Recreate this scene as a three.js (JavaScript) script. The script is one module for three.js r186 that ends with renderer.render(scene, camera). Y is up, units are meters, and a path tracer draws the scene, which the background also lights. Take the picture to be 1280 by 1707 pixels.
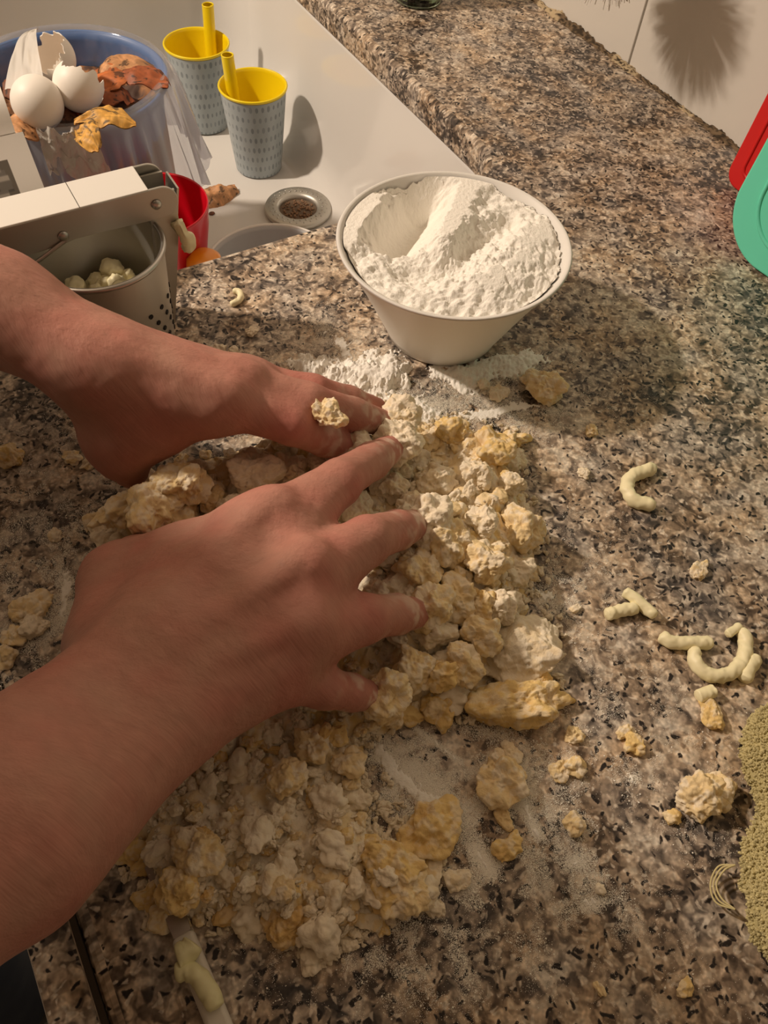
import * as THREE from 'three';
import { mergeGeometries, mergeVertices } from 'three/addons/utils/BufferGeometryUtils.js';
import { RoundedBoxGeometry } from 'three/addons/geometries/RoundedBoxGeometry.js';

// ------------------------------------------------------------------ camera, light, exposure
const scene = new THREE.Scene();
scene.background = new THREE.Color(0x0b0a09);
const EYE = new THREE.Vector3(0, 0.36, 0);
const camera = new THREE.PerspectiveCamera(2 * Math.atan(853.5 / 1340) * 180 / Math.PI, 1280 / 1707, 0.01, 20);
camera.position.copy(EYE);
camera.up.set(0.3758, 0.5716, -0.7294);
camera.lookAt(EYE.x + 0.3203, EYE.y - 0.8187, EYE.z - 0.4766);
camera.updateMatrixWorld();
const renderer = new THREE.WebGLRenderer({ antialias: true });
renderer.toneMapping = THREE.LinearToneMapping;
renderer.toneMappingExposure = 1.12;
renderer.shadowMap.enabled = true;
const LAMP = new THREE.Vector3(-0.62, 0.97, -1.06);
const lampLight = new THREE.PointLight(new THREE.Color(1, 0.835, 0.675), 4.9, 0, 2);
lampLight.position.copy(LAMP);
lampLight.castShadow = true;
lampLight.shadow.radius = 2;
scene.add(lampLight);

// ------------------------------------------------------------------ helpers
let seed = 7;
const rnd = () => { seed = (seed * 1664525 + 1013904223) >>> 0; return seed / 4294967296; };
const rr = (a, b) => a + (b - a) * rnd();
const V = (x, y, z) => new THREE.Vector3(x, y, z);
const lerp = (a, b, t) => a + (b - a) * t;
const clamp = (x, a = 0, b = 1) => Math.min(b, Math.max(a, x));
const sstep = (a, b, x) => { const t = clamp((x - a) / (b - a)); return t * t * (3 - 2 * t); };
const DX = V(0.8696, 0.0546, 0.4908), DY = V(-0.3758, -0.5716, 0.7294), DZ = V(0.3203, -0.8187, -0.4766);
// the place on the level y that was measured at this point of the photograph
function at(px, py, y = 0) {
  const d = DX.clone().multiplyScalar(px - 640).addScaledVector(DY, py - 853.5).addScaledVector(DZ, 1340);
  return EYE.clone().addScaledVector(d, (y - EYE.y) / d.y);
}
function hash3(i, j, k) {
  let h = (Math.imul(i, 374761393) + Math.imul(j, 668265263) + Math.imul(k, 2147483647 ^ 144269)) | 0;
  h = Math.imul(h ^ (h >>> 13), 1274126177); h ^= h >>> 16;
  return (h >>> 0) / 4294967296;
}
function noise3(x, y, z) {
  const i = Math.floor(x), j = Math.floor(y), k = Math.floor(z);
  let u = x - i, v = y - j, w = z - k;
  u = u * u * (3 - 2 * u); v = v * v * (3 - 2 * v); w = w * w * (3 - 2 * w);
  const a = lerp(hash3(i, j, k), hash3(i + 1, j, k), u), b = lerp(hash3(i, j + 1, k), hash3(i + 1, j + 1, k), u);
  const c = lerp(hash3(i, j, k + 1), hash3(i + 1, j, k + 1), u), d = lerp(hash3(i, j + 1, k + 1), hash3(i + 1, j + 1, k + 1), u);
  return lerp(lerp(a, b, v), lerp(c, d, v), w);
}
const fbm = (x, y, z, o = 4) => { let s = 0, a = 0.5, n = 0; for (let i = 0; i < o; i++) { s += a * noise3(x, y, z); n += a; a *= 0.5; x = x * 2.03 + 11; y = y * 2.03 + 5; z = z * 2.03 + 3; } return s / n; };

const used = {};
function numbered(name) { const n = used[name] = (used[name] ?? -1) + 1; return n ? `${name}_${String(n).padStart(3, '0')}` : name; }
function shadows(o) { o.traverse((m) => { if (m.isMesh) { m.castShadow = true; m.receiveShadow = true; } }); return o; }
function tag(o, label, category, group, kind) {
  o.userData.label = label; if (category) o.userData.category = category;
  if (group) o.userData.group = group; if (kind) o.userData.kind = kind;
  return o;
}
function thing(name, label, category, pos = [0, 0, 0], group, kind) {
  const g = new THREE.Group(); g.name = numbered(name); g.position.set(...pos); scene.add(g);
  return tag(g, label, category, group, kind);
}
function part(name, geo, mat, parent, label) {
  const m = new THREE.Mesh(geo, mat); m.name = name; m.castShadow = m.receiveShadow = true; parent.add(m);
  if (label) m.userData.label = label;
  return m;
}
function single(name, geo, mat, label, category, group, kind) {
  const m = new THREE.Mesh(geo, mat); m.name = numbered(name); m.castShadow = m.receiveShadow = true; scene.add(m);
  return tag(m, label, category, group, kind);
}
function structure(name, geo, mat, label, category = 'wall') {
  const m = new THREE.Mesh(geo, mat); m.name = name; m.castShadow = m.receiveShadow = true; scene.add(m);
  return tag(m, label, category, null, 'structure');
}
const box = (x0, x1, y0, y1, z0, z1, r = 0) => {
  const g = r ? new RoundedBoxGeometry(x1 - x0, y1 - y0, z1 - z0, 2, r) : new THREE.BoxGeometry(x1 - x0, y1 - y0, z1 - z0);
  g.translate((x0 + x1) / 2, (y0 + y1) / 2, (z0 + z1) / 2); return g;
};
const std = (color, roughness = 0.6, extra = {}) => new THREE.MeshStandardMaterial({ color, roughness, ...extra });
const phys = (color, roughness, extra) => new THREE.MeshPhysicalMaterial({ color, roughness, ...extra });

// surface-nets mesher of a signed distance function; colour(p) gives optional vertex colours
function netMesh(sdf, lo, hi, cell, colour) {
  const nx = Math.ceil((hi.x - lo.x) / cell) + 1, ny = Math.ceil((hi.y - lo.y) / cell) + 1, nz = Math.ceil((hi.z - lo.z) / cell) + 1;
  const F = new Float32Array(nx * ny * nz), id = (i, j, k) => i + nx * (j + ny * k);
  for (let k = 0; k < nz; k++) for (let j = 0; j < ny; j++) for (let i = 0; i < nx; i++) F[id(i, j, k)] = sdf(lo.x + i * cell, lo.y + j * cell, lo.z + k * cell);
  const vi = new Int32Array(nx * ny * nz).fill(-1), pos = [], idx = [];
  const cs = [[0, 0, 0], [1, 0, 0], [0, 1, 0], [1, 1, 0], [0, 0, 1], [1, 0, 1], [0, 1, 1], [1, 1, 1]];
  const es = [[0, 1], [2, 3], [4, 5], [6, 7], [0, 2], [1, 3], [4, 6], [5, 7], [0, 4], [1, 5], [2, 6], [3, 7]];
  for (let k = 0; k < nz - 1; k++) for (let j = 0; j < ny - 1; j++) for (let i = 0; i < nx - 1; i++) {
    const f = cs.map(([a, b, c]) => F[id(i + a, j + b, k + c)]);
    let neg = 0; for (const q of f) if (q < 0) neg++;
    if (!neg || neg === 8) continue;
    let x = 0, y = 0, z = 0, n = 0;
    for (const [a, b] of es) if ((f[a] < 0) !== (f[b] < 0)) {
      const t = f[a] / (f[a] - f[b]);
      x += lerp(cs[a][0], cs[b][0], t); y += lerp(cs[a][1], cs[b][1], t); z += lerp(cs[a][2], cs[b][2], t); n++;
    }
    vi[id(i, j, k)] = pos.length / 3;
    pos.push(lo.x + (i + x / n) * cell, lo.y + (j + y / n) * cell, lo.z + (k + z / n) * cell);
  }
  const quad = (a, b, c, d, flip) => { if (a < 0 || b < 0 || c < 0 || d < 0) return; if (flip) idx.push(a, c, b, a, d, c); else idx.push(a, b, c, a, c, d); };
  for (let k = 1; k < nz - 1; k++) for (let j = 1; j < ny - 1; j++) for (let i = 1; i < nx - 1; i++) {
    const f0 = F[id(i, j, k)] < 0;
    if (f0 !== (F[id(i + 1, j, k)] < 0)) quad(vi[id(i, j - 1, k - 1)], vi[id(i, j, k - 1)], vi[id(i, j, k)], vi[id(i, j - 1, k)], !f0);
    if (f0 !== (F[id(i, j + 1, k)] < 0)) quad(vi[id(i - 1, j, k - 1)], vi[id(i - 1, j, k)], vi[id(i, j, k)], vi[id(i, j, k - 1)], !f0);
    if (f0 !== (F[id(i, j, k + 1)] < 0)) quad(vi[id(i - 1, j - 1, k)], vi[id(i, j - 1, k)], vi[id(i, j, k)], vi[id(i - 1, j, k)], !f0);
  }
  const g = new THREE.BufferGeometry();
  g.setAttribute('position', new THREE.Float32BufferAttribute(pos, 3));
  const nor = new Float32Array(pos.length), uv = new Float32Array(pos.length / 3 * 2), e = cell * 0.7;
  for (let q = 0; q < pos.length; q += 3) {
    const [x, y, z] = [pos[q], pos[q + 1], pos[q + 2]];
    const n = V(sdf(x + e, y, z) - sdf(x - e, y, z), sdf(x, y + e, z) - sdf(x, y - e, z), sdf(x, y, z + e) - sdf(x, y, z - e)).normalize();
    nor[q] = n.x; nor[q + 1] = n.y; nor[q + 2] = n.z;
    uv[q / 3 * 2] = x + y * 0.37; uv[q / 3 * 2 + 1] = z + y * 0.81;
  }
  g.setAttribute('normal', new THREE.BufferAttribute(nor, 3));
  g.setAttribute('uv', new THREE.BufferAttribute(uv, 2));
  if (colour) {
    const c = new Float32Array(pos.length);
    for (let q = 0; q < pos.length; q += 3) c.set(colour(pos[q], pos[q + 1], pos[q + 2]), q);
    g.setAttribute('color', new THREE.BufferAttribute(c, 3));
  }
  g.setIndex(idx);
  return g;
}
// tapered capsule a-b with radii; prims joined with a smooth minimum k
function capsule(a, b, ra, rb) { return { a, b, ra, rb, d: b.clone().sub(a), l2: b.clone().sub(a).lengthSq() || 1e-9 }; }
function capDist(c, x, y, z) {
  const px = x - c.a.x, py = y - c.a.y, pz = z - c.a.z;
  const t = clamp((px * c.d.x + py * c.d.y + pz * c.d.z) / c.l2);
  const qx = px - t * c.d.x, qy = py - t * c.d.y, qz = pz - t * c.d.z;
  return Math.sqrt(qx * qx + qy * qy + qz * qz) - lerp(c.ra, c.rb, t);
}
const smin = (a, b, k) => { const h = Math.max(k - Math.abs(a - b), 0) / k; return Math.min(a, b) - h * h * k * 0.25; };
const union = (caps, k) => (x, y, z) => { let d = 1e3; for (const c of caps) d = smin(d, capDist(c, x, y, z), c.k ?? k); return d; };

// level patch built from a height function; everything under `cut` is left out
function heightMesh(x0, x1, z0, z1, cell, h, colour, cut = -0.0008) {
  const nx = Math.ceil((x1 - x0) / cell), nz = Math.ceil((z1 - z0) / cell), H = [], pos = [], uv = [], col = [], idx = [], id = [];
  for (let k = 0; k <= nz; k++) for (let i = 0; i <= nx; i++) H.push(h(x0 + i * cell, z0 + k * cell));
  const use = (i, k) => {
    const q = k * (nx + 1) + i;
    if (id[q] === undefined) {
      id[q] = pos.length / 3; const x = x0 + i * cell, z = z0 + k * cell;
      pos.push(x, H[q], z); uv.push(x, z); if (colour) col.push(...colour(x, z, H[q]));
    }
    return id[q];
  };
  for (let k = 0; k < nz; k++) for (let i = 0; i < nx; i++) {
    const q = k * (nx + 1) + i;
    if (Math.max(H[q], H[q + 1], H[q + nx + 1], H[q + nx + 2]) < cut) continue;
    const a = use(i, k), b = use(i + 1, k), c = use(i, k + 1), d = use(i + 1, k + 1);
    idx.push(a, c, b, b, c, d);
  }
  const g = new THREE.BufferGeometry();
  g.setAttribute('position', new THREE.Float32BufferAttribute(pos, 3)); g.setAttribute('uv', new THREE.Float32BufferAttribute(uv, 2));
  if (colour) g.setAttribute('color', new THREE.Float32BufferAttribute(col, 3));
  g.setIndex(idx); g.computeVertexNormals();
  return g;
}
function inPoly(p, x, z) {
  let s = false;
  for (let i = 0, j = p.length - 1; i < p.length; j = i++) if ((p[i].z > z) !== (p[j].z > z) && x < (p[j].x - p[i].x) * (z - p[i].z) / (p[j].z - p[i].z) + p[i].x) s = !s;
  return s;
}
function polyDist(p, x, z) {
  let m = 1e9;
  for (let i = 0, j = p.length - 1; i < p.length; j = i++) {
    const ex = p[j].x - p[i].x, ez = p[j].z - p[i].z, t = clamp(((x - p[i].x) * ex + (z - p[i].z) * ez) / (ex * ex + ez * ez));
    m = Math.min(m, Math.hypot(x - p[i].x - t * ex, z - p[i].z - t * ez));
  }
  return inPoly(p, x, z) ? m : -m;
}
function segDist(a, b, x, z) {
  const ex = b.x - a.x, ez = b.z - a.z, t = clamp(((x - a.x) * ex + (z - a.z) * ez) / (ex * ex + ez * ez + 1e-12));
  return Math.hypot(x - a.x - t * ex, z - a.z - t * ez);
}
const lathe = (pts, n = 64) => new THREE.LatheGeometry(pts.map(([r, y]) => new THREE.Vector2(r, y)), n);
const tube = (pts, r, n = 24, m = 10, closed = false) => new THREE.TubeGeometry(new THREE.CatmullRomCurve3(pts, closed), n, r, m, closed);
// solid round bar with rounded ends and a radius that may change along it
function strand(pts, rad, n = 30, m = 12, rough = 0.1, sd = 1) {
  const c = new THREE.CatmullRomCurve3(pts), fr = c.computeFrenetFrames(n), pos = [], uv = [], idx = [];
  for (let i = 0; i <= n; i++) {
    const t = i / n, p = c.getPointAt(t), end = Math.min(1, Math.sqrt(Math.max(0, 1 - Math.pow(Math.abs(2 * t - 1), 14)))) * (i === 0 || i === n ? 0.02 : 1);
    for (let j = 0; j < m; j++) {
      const a = j / m * Math.PI * 2, r = rad * end * (1 + rough * (noise3(p.x * 500 + sd * 9, Math.cos(a) * 2 + 5, Math.sin(a) * 2 + p.z * 500) - 0.5) * 2);
      const q = p.clone().addScaledVector(fr.normals[i], Math.cos(a) * r).addScaledVector(fr.binormals[i], Math.sin(a) * r);
      pos.push(q.x, q.y, q.z); uv.push(t, j / m);
    }
  }
  for (let i = 0; i < n; i++) for (let j = 0; j < m; j++) {
    const a = i * m + j, b = i * m + (j + 1) % m; idx.push(a, b, a + m, b, b + m, a + m);
  }
  const g = new THREE.BufferGeometry();
  g.setAttribute('position', new THREE.Float32BufferAttribute(pos, 3)); g.setAttribute('uv', new THREE.Float32BufferAttribute(uv, 2));
  g.setIndex(idx); g.computeVertexNormals(); return g;
}
// grid surface from a function (u, v) -> Vector3
function grid(f, nu, nv, closeU = false) {
  const pos = [], uv = [], idx = [];
  for (let j = 0; j <= nv; j++) for (let i = 0; i <= nu; i++) { const p = f(i / nu, j / nv); pos.push(p.x, p.y, p.z); uv.push(i / nu, j / nv); }
  for (let j = 0; j < nv; j++) for (let i = 0; i < nu; i++) { const a = j * (nu + 1) + i; idx.push(a, a + 1, a + nu + 1, a + 1, a + nu + 2, a + nu + 1); }
  const g = new THREE.BufferGeometry();
  g.setAttribute('position', new THREE.Float32BufferAttribute(pos, 3)); g.setAttribute('uv', new THREE.Float32BufferAttribute(uv, 2));
  g.setIndex(idx); g.computeVertexNormals();
  if (closeU) { const n = g.attributes.normal; for (let j = 0; j <= nv; j++) { const a = j * (nu + 1), b = a + nu; const x = n.getX(a) + n.getX(b), y = n.getY(a) + n.getY(b), z = n.getZ(a) + n.getZ(b), l = Math.hypot(x, y, z) || 1; n.setXYZ(a, x / l, y / l, z / l); n.setXYZ(b, x / l, y / l, z / l); } }
  return g;
}
function dataTexture(size, pixel, srgb = true) {
  const d = new Uint8Array(size * size * 4);
  for (let y = 0; y < size; y++) for (let x = 0; x < size; x++) { const c = pixel(x / size, y / size), q = (y * size + x) * 4; d[q] = clamp(c[0], 0, 255); d[q + 1] = clamp(c[1], 0, 255); d[q + 2] = clamp(c[2], 0, 255); d[q + 3] = 255; }
  const t = new THREE.DataTexture(d, size, size); t.wrapS = t.wrapT = THREE.RepeatWrapping; t.magFilter = THREE.LinearFilter;
  if (srgb) t.colorSpace = THREE.SRGBColorSpace; t.needsUpdate = true; return t;
}
// ------------------------------------------------------------------ procedural textures
const mod = (a, n) => ((a % n) + n) % n;
function pnoise(x, y, per, s) {           // value noise that repeats after `per` cells
  const i = Math.floor(x), j = Math.floor(y); let u = x - i, v = y - j; u = u * u * (3 - 2 * u); v = v * v * (3 - 2 * v);
  const h = (a, b) => hash3(mod(a, per), mod(b, per), s);
  return lerp(lerp(h(i, j), h(i + 1, j), u), lerp(h(i, j + 1), h(i + 1, j + 1), u), v);
}
const TILE = 0.62;
function granitePixel(u, v) {
  const wu = u + (pnoise(u * 150, v * 150, 150, 1) - 0.5) * 0.006, wv = v + (pnoise(u * 150, v * 150, 150, 2) - 0.5) * 0.006;
  const cellAt = (n, s, px, py) => {
    const x = px * n, y = py * n, i = Math.floor(x), j = Math.floor(y); let b1 = 9, b2 = 9, id = 0, id2 = 0;
    for (let b = -1; b <= 1; b++) for (let a = -1; a <= 1; a++) {
      const ci = mod(i + a, n), cj = mod(j + b, n), dx = i + a + hash3(ci, cj, s) - x, dy = j + b + hash3(ci, cj, s + 1) - y, d = Math.sqrt(dx * dx + dy * dy);
      if (d < b1) { b2 = b1; id2 = id; b1 = d; id = hash3(ci, cj, s + 2); } else if (d < b2) { b2 = d; id2 = hash3(ci, cj, s + 2); }
    }
    const t = sstep(0, 0.28, b2 - b1) * 0.5 + 0.5; return [lerp(id2, id, t), id, t];
  };
  const big = pnoise(u * 20, v * 20, 20, 7), mid = pnoise(u * 64, v * 64, 64, 8), fine = pnoise(u * 620, v * 620, 620, 9), fine2 = pnoise(u * 300, v * 300, 300, 19);
  const [c] = cellAt(132, 11, wu, wv), [d] = cellAt(235, 61, wu, wv);
  const k = clamp(0.5 + (c - 0.5) * 0.52 + (d - 0.5) * 0.58 + (big - 0.5) * 0.36 + (mid - 0.5) * 0.3);
  const ramp = [[0, 66, 58, 52], [0.2, 96, 84, 74], [0.38, 133, 118, 103], [0.56, 160, 143, 125], [0.76, 187, 170, 150], [1, 207, 194, 176]];
  let i = 0; while (i < 4 && k > ramp[i + 1][0]) i++;
  const t = (k - ramp[i][0]) / (ramp[i + 1][0] - ramp[i][0]);
  const hue = pnoise(u * 44, v * 44, 44, 77) - 0.5;
  let col = [1, 2, 3].map((q) => lerp(ramp[i][q], ramp[i + 1][q], t)); col[0] += hue * 12; col[2] -= hue * 14;
  const [, e, et] = cellAt(370, 31, wu + (pnoise(u * 400, v * 400, 400, 3) - 0.5) * 0.0015, wv);
  if (e < 0.085 + (0.5 - big) * 0.12) col = col.map((q, n) => lerp(q, [38, 33, 31][n], et)); else if (e > 0.915) col = col.map((q, n) => lerp(q, [208, 196, 180][n], et * 0.8));
  const f = 0.72 + 0.3 * fine + 0.28 * fine2;
  return [col[0] * f, col[1] * f, col[2] * f];
}
const graniteMap = dataTexture(2048, granitePixel);
graniteMap.repeat.set(1 / TILE, 1 / TILE);
const crumbBump = dataTexture(512, (u, v) => {
  const n = 0.5 * pnoise(u * 40, v * 40, 40, 51) + 0.3 * pnoise(u * 90, v * 90, 90, 52) + 0.2 * pnoise(u * 200, v * 200, 200, 53); return [n * 255, n * 255, n * 255];
}, false);
const cloned = (t, rx, ry = rx) => { const c = t.clone(); c.repeat.set(rx, ry); c.needsUpdate = true; return c; };

// ------------------------------------------------------------------ materials
const M = {
  granite: new THREE.MeshPhysicalMaterial({ map: graniteMap, roughness: 0.42, specularIntensity: 0.55 }),
  graniteEdge: new THREE.MeshPhysicalMaterial({ map: graniteMap, roughness: 0.42, specularIntensity: 0.55, color: 0xf4f2ee }),
  seam: std(0x3a2f22, 0.9),
  ceramic: phys(0xe2dfda, 0.18, { clearcoat: 0.4 }),
  porcelain: phys(0xe9e6e0, 0.45, { specularIntensity: 0.5 }),
  tile: phys(0xd9d4cc, 0.25, { clearcoat: 0.3 }),
  grout: std(0x8a8176, 0.95),
  flour: std(0xf7f3ea, 0.98, { bumpMap: cloned(crumbBump, 16), bumpScale: 0.0005 }),
  plaster: std(0x958a7b, 0.95), floor: std(0xb9b2a6, 0.6),
  cabinet: std(0xd8d2c6, 0.5), steel: std(0xb9b6b0, 0.32, { metalness: 1 }), steelDull: std(0xc6c3bb, 0.5, { metalness: 1 }),
  whitePaint: phys(0xe8e5de, 0.4, {}),
  yellowPlastic: phys(0xf5da10, 0.35, { clearcoat: 0.2 }),
  redPlastic: phys(0xc80f22, 0.28, { clearcoat: 0.3 }),
  redBoard: phys(0xd41c1c, 0.45, {}), teal: phys(0x6fe3c4, 0.4, {}),
  bluePlastic: phys(0x3f6ea8, 0.4, {}), orange: phys(0xf0951a, 0.35, { clearcoat: 0.3 }),
  tubPlastic: phys(0xb2b4b5, 0.4, {}),
  bagIn: phys(0xf4f6fb, 0.08, { transmission: 0.9, thickness: 0, side: THREE.DoubleSide }),
  bag: phys(0xe4e6ee, 0.25, { transmission: 0.66, thickness: 0, side: THREE.DoubleSide }),
  bagOpaque: phys(0xd8d4cc, 0.55, { transmission: 0.25, thickness: 0, side: THREE.DoubleSide }),
  egg: phys(0xefe9e0, 0.5, {}), eggIn: phys(0xf6ece0, 0.6, {}),
  potato: phys(0xf6ecc2, 0.5, { clearcoat: 0.15, clearcoatRoughness: 0.5 }),
  potatoGreen: phys(0xe6dfae, 0.5, {}),
  towel: std(0xbdb07e, 1), towelPile: std(0xc9bc8a, 1),
  glass: phys(0xd5ddd2, 0.05, { transmission: 1, thickness: 0.01, ior: 1.5, attenuationColor: new THREE.Color(0x8aa088), attenuationDistance: 0.05 }),
};

// ------------------------------------------------------------------ room shell
const RX0 = -1.9, RX1 = 0.585, RZ0 = -2.3, RZ1 = 1.5, RY0 = -0.9, RY1 = 1.6;
structure('floor', box(RX0 - 0.1, RX1 + 0.1, RY0 - 0.1, RY0, RZ0 - 0.1, RZ1 + 0.1), M.floor, 'pale kitchen floor below the worktop', 'floor');
structure('ceiling', box(RX0 - 0.1, RX1 + 0.1, RY1, RY1 + 0.1, RZ0 - 0.1, RZ1 + 0.1), M.plaster, 'plain cream kitchen ceiling', 'ceiling');
structure('wall_left', box(RX0 - 0.1, RX0, RY0, RY1, RZ0, RZ1), M.plaster, 'cream plaster wall across the kitchen');
structure('wall_far', box(RX0, RX1, RY0, RY1, RZ0 - 0.1, RZ0), M.plaster, 'cream plaster wall beyond the sink');
structure('wall_near', box(RX0, RX1, RY0, RY1, RZ1, RZ1 + 0.1), M.plaster, 'cream plaster wall behind the cook');
{
  const w = new THREE.Group(); w.name = 'wall_right'; scene.add(w);
  tag(w, 'white tiled wall behind the granite worktop', 'wall', null, 'structure');
  part('backing', box(RX1 + 0.006, RX1 + 0.1, RY0, RY1, RZ0, RZ1), M.grout, w);
  const tw = 0.2, tg = new RoundedBoxGeometry(0.008, tw - 0.0022, tw - 0.0022, 2, 0.0011);
  for (let i = -9; i < 11; i++) for (let j = 0; j < 8; j++) {
    const z = -0.541 + (i + 0.5) * tw, y = (j + 0.5) * tw + 0.0004;
    if (z - tw / 2 < RZ0 || z + tw / 2 > RZ1) continue;
    const m = part('tile', tg, M.tile, w); m.position.set(RX1 + 0.004 + (hash3(i + 50, j, 3) - 0.5) * 0.0006, y, z); m.name = numbered('tile');
  }
  // cracked, mouldy joint between tiles and worktop
  const rows = 900, pos = [], col = [], idx = [], z0 = -1.4, z1 = 0.6, m = 8;
  for (let i = 0; i <= rows; i++) {
    const z = lerp(z0, z1, i / rows), s = fbm(z * 45, 3, 1, 4), s2 = noise3(z * 160, 7, 2), chip = noise3(z * 26, 1, 9) > 0.70, hgt = 0.002 + 0.010 * Math.max(0, s - 0.40) + 0.003 * s2;
    for (let j = 0; j <= m; j++) {
      const a = j / m * Math.PI / 2, ro = 0.0008 * (noise3(z * 900, j * 1.7, 5) - 0.5) * 3;
      pos.push(RX1 - Math.sin(a) * (0.0025 + 0.008 * Math.max(0, s - 0.34) + ro), -0.001 + Math.cos(a) * (hgt + ro), z);
      const g = noise3(z * 420, j * 0.9, 8), c = chip && g > 0.35 ? [0.5, 0.39, 0.24] : g < 0.45 ? [0.05, 0.035, 0.02] : [0.19, 0.13, 0.075];
      col.push(...c);
    }
  }
  for (let i = 0; i < rows; i++) for (let j = 0; j < m; j++) { const a = i * (m + 1) + j; idx.push(a, a + 1, a + m + 1, a + 1, a + m + 2, a + m + 1); }
  const g = new THREE.BufferGeometry();
  g.setAttribute('position', new THREE.Float32BufferAttribute(pos, 3)); g.setAttribute('color', new THREE.Float32BufferAttribute(col, 3)); g.setIndex(idx); g.computeVertexNormals();
  structure('trim_1', g, new THREE.MeshStandardMaterial({ vertexColors: true, roughness: 0.95, side: THREE.DoubleSide }), 'cracked brown and mouldy joint along the foot of the tiles', 'joint');
}
// ------------------------------------------------------------------ worktop with sink opening
const FRONT = -0.085, SINK = { x0: -0.02, x1: 0.388, z0: -1.02, z1: -0.452, floor: -0.19 };
{
  const t = thing('worktop', 'speckled brown and beige granite worktop around the sink', 'worktop');
  const s = new THREE.Shape(); s.moveTo(-0.0655, -0.9); s.lineTo(RX1 + 0.0058, -0.9); s.lineTo(RX1 + 0.0058, 1.9); s.lineTo(-0.0655, 1.9); s.closePath();
  const h = new THREE.Path(), r = 0.05, { x0, x1 } = SINK, a = -SINK.z1, b = -SINK.z0;
  h.moveTo(x0 + r, a); h.lineTo(x1 - r, a); h.quadraticCurveTo(x1, a, x1, a + r); h.lineTo(x1, b - r); h.quadraticCurveTo(x1, b, x1 - r, b); h.lineTo(x0 + r, b); h.quadraticCurveTo(x0, b, x0, b - r); h.lineTo(x0, a + r); h.quadraticCurveTo(x0, a, x0 + r, a);
  s.holes.push(h);
  const bev = 0.006, g = new THREE.ExtrudeGeometry(s, { depth: 0.028 - 2 * bev, bevelEnabled: true, bevelThickness: bev, bevelSize: bev, bevelOffset: -bev, bevelSegments: 4, curveSegments: 12 });
  g.rotateX(-Math.PI / 2); g.translate(0, -0.028 + bev, 0);
  part('slab', g, M.granite, t);
  part('front_edge_strip', box(FRONT, -0.0672, -0.045, 0, -1.9, 0.9, 0.003), M.graniteEdge, t).geometry.attributes.uv && boxUV(t.children[1].geometry);
  part('seam_filler', box(-0.0675, -0.0652, -0.028, -0.0012, -1.9, 0.9), M.seam, t);
}
function boxUV(g) {
  const p = g.attributes.position, n = g.attributes.normal, uv = [];
  for (let i = 0; i < p.count; i++) Math.abs(n.getY(i)) > 0.6 ? uv.push(p.getX(i), -p.getZ(i)) : Math.abs(n.getX(i)) > 0.6 ? uv.push(p.getY(i), -p.getZ(i)) : uv.push(p.getX(i), p.getY(i));
  g.setAttribute('uv', new THREE.Float32BufferAttribute(uv, 2)); return g;
}
{
  // white basin: rounded-rectangle rings from the rim to the floor
  const rings = [[0.014, -0.0285, 0.05], [0.006, -0.0285, 0.05], [0.006, -0.034, 0.05], [0.004, -0.06, 0.055], [0.0, -0.12, 0.06], [-0.004, -0.155, 0.062], [-0.010, -0.172, 0.062], [-0.019, -0.183, 0.06], [-0.032, -0.188, 0.055], [-0.05, -0.189, 0.05], [-0.12, -0.19, 0.03], [-0.19, -0.19, 0.008]];
  const n = 24, { x0, x1, z0, z1 } = SINK, ring = (off, y, r) => {
    const out = [], X0 = x0 - off, X1 = x1 + off, Z0 = z0 - off, Z1 = z1 + off;
    const cs = [[X1 - r, Z1 - r, 0], [X0 + r, Z1 - r, 1], [X0 + r, Z0 + r, 2], [X1 - r, Z0 + r, 3]];
    for (const [cx, cz, q] of cs) for (let i = 0; i <= n; i++) { const a = (q + i / n) * Math.PI / 2; out.push(V(cx + r * Math.cos(a), y, cz + r * Math.sin(a))); }
    out.push(out[0].clone()); return out;
  };
  const all = rings.map((q) => ring(...q)), N = all[0].length - 1;
  const g = grid((u, v) => all[Math.round(v * (all.length - 1))][Math.round(u * N)], N, all.length - 1, true);
  const t = thing('sink', 'white ceramic sink basin set under the granite', 'sink');
  const mat = M.ceramic.clone(); mat.side = THREE.DoubleSide;
  part('basin', g, mat, t);
  const cap = box(0.14, 0.225, -0.196, -0.1902, -0.86, -0.61); part('basin_floor', cap, mat, t);
}
{
  const t = thing('base_cabinet', 'pale base cabinet fronts under the granite worktop', 'cabinet');
  part('plinth', box(-0.02, 0, RY0, -0.8, -1.8, 0.85), M.cabinet, t);
  for (let i = 0; i < 4; i++) {
    const d = part('door', box(-0.066, -0.046, -0.795, -0.05, -1.72 + i * 0.62, -1.11 + i * 0.62, 0.004), M.cabinet, t);
    part('handle', tube([V(-0.066, -0.12, -1.2 + i * 0.62), V(-0.09, -0.12, -1.2 + i * 0.62), V(-0.09, -0.22, -1.2 + i * 0.62), V(-0.066, -0.22, -1.2 + i * 0.62)], 0.005, 30, 8), M.steel, d);
  }
}
{
  const t = thing('ceiling_lamp', 'round glowing globe lamp hanging from the ceiling', 'lamp', [LAMP.x, LAMP.y, LAMP.z]);
  part('globe', new THREE.SphereGeometry(0.045, 32, 20), new THREE.MeshStandardMaterial({ color: 0xfff4e0, emissive: new THREE.Color(1, 0.82, 0.6), emissiveIntensity: 8 }), t);
  part('rod', new THREE.CylinderGeometry(0.006, 0.006, RY1 - LAMP.y - 0.05, 12).translate(0, (RY1 - LAMP.y) / 2 + 0.025, 0), M.steel, t);
  part('canopy', lathe([[0, RY1 - LAMP.y - 0.03], [0.05, RY1 - LAMP.y - 0.02], [0.055, RY1 - LAMP.y], [0, RY1 - LAMP.y]], 32), M.whitePaint, t);
}
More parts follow.
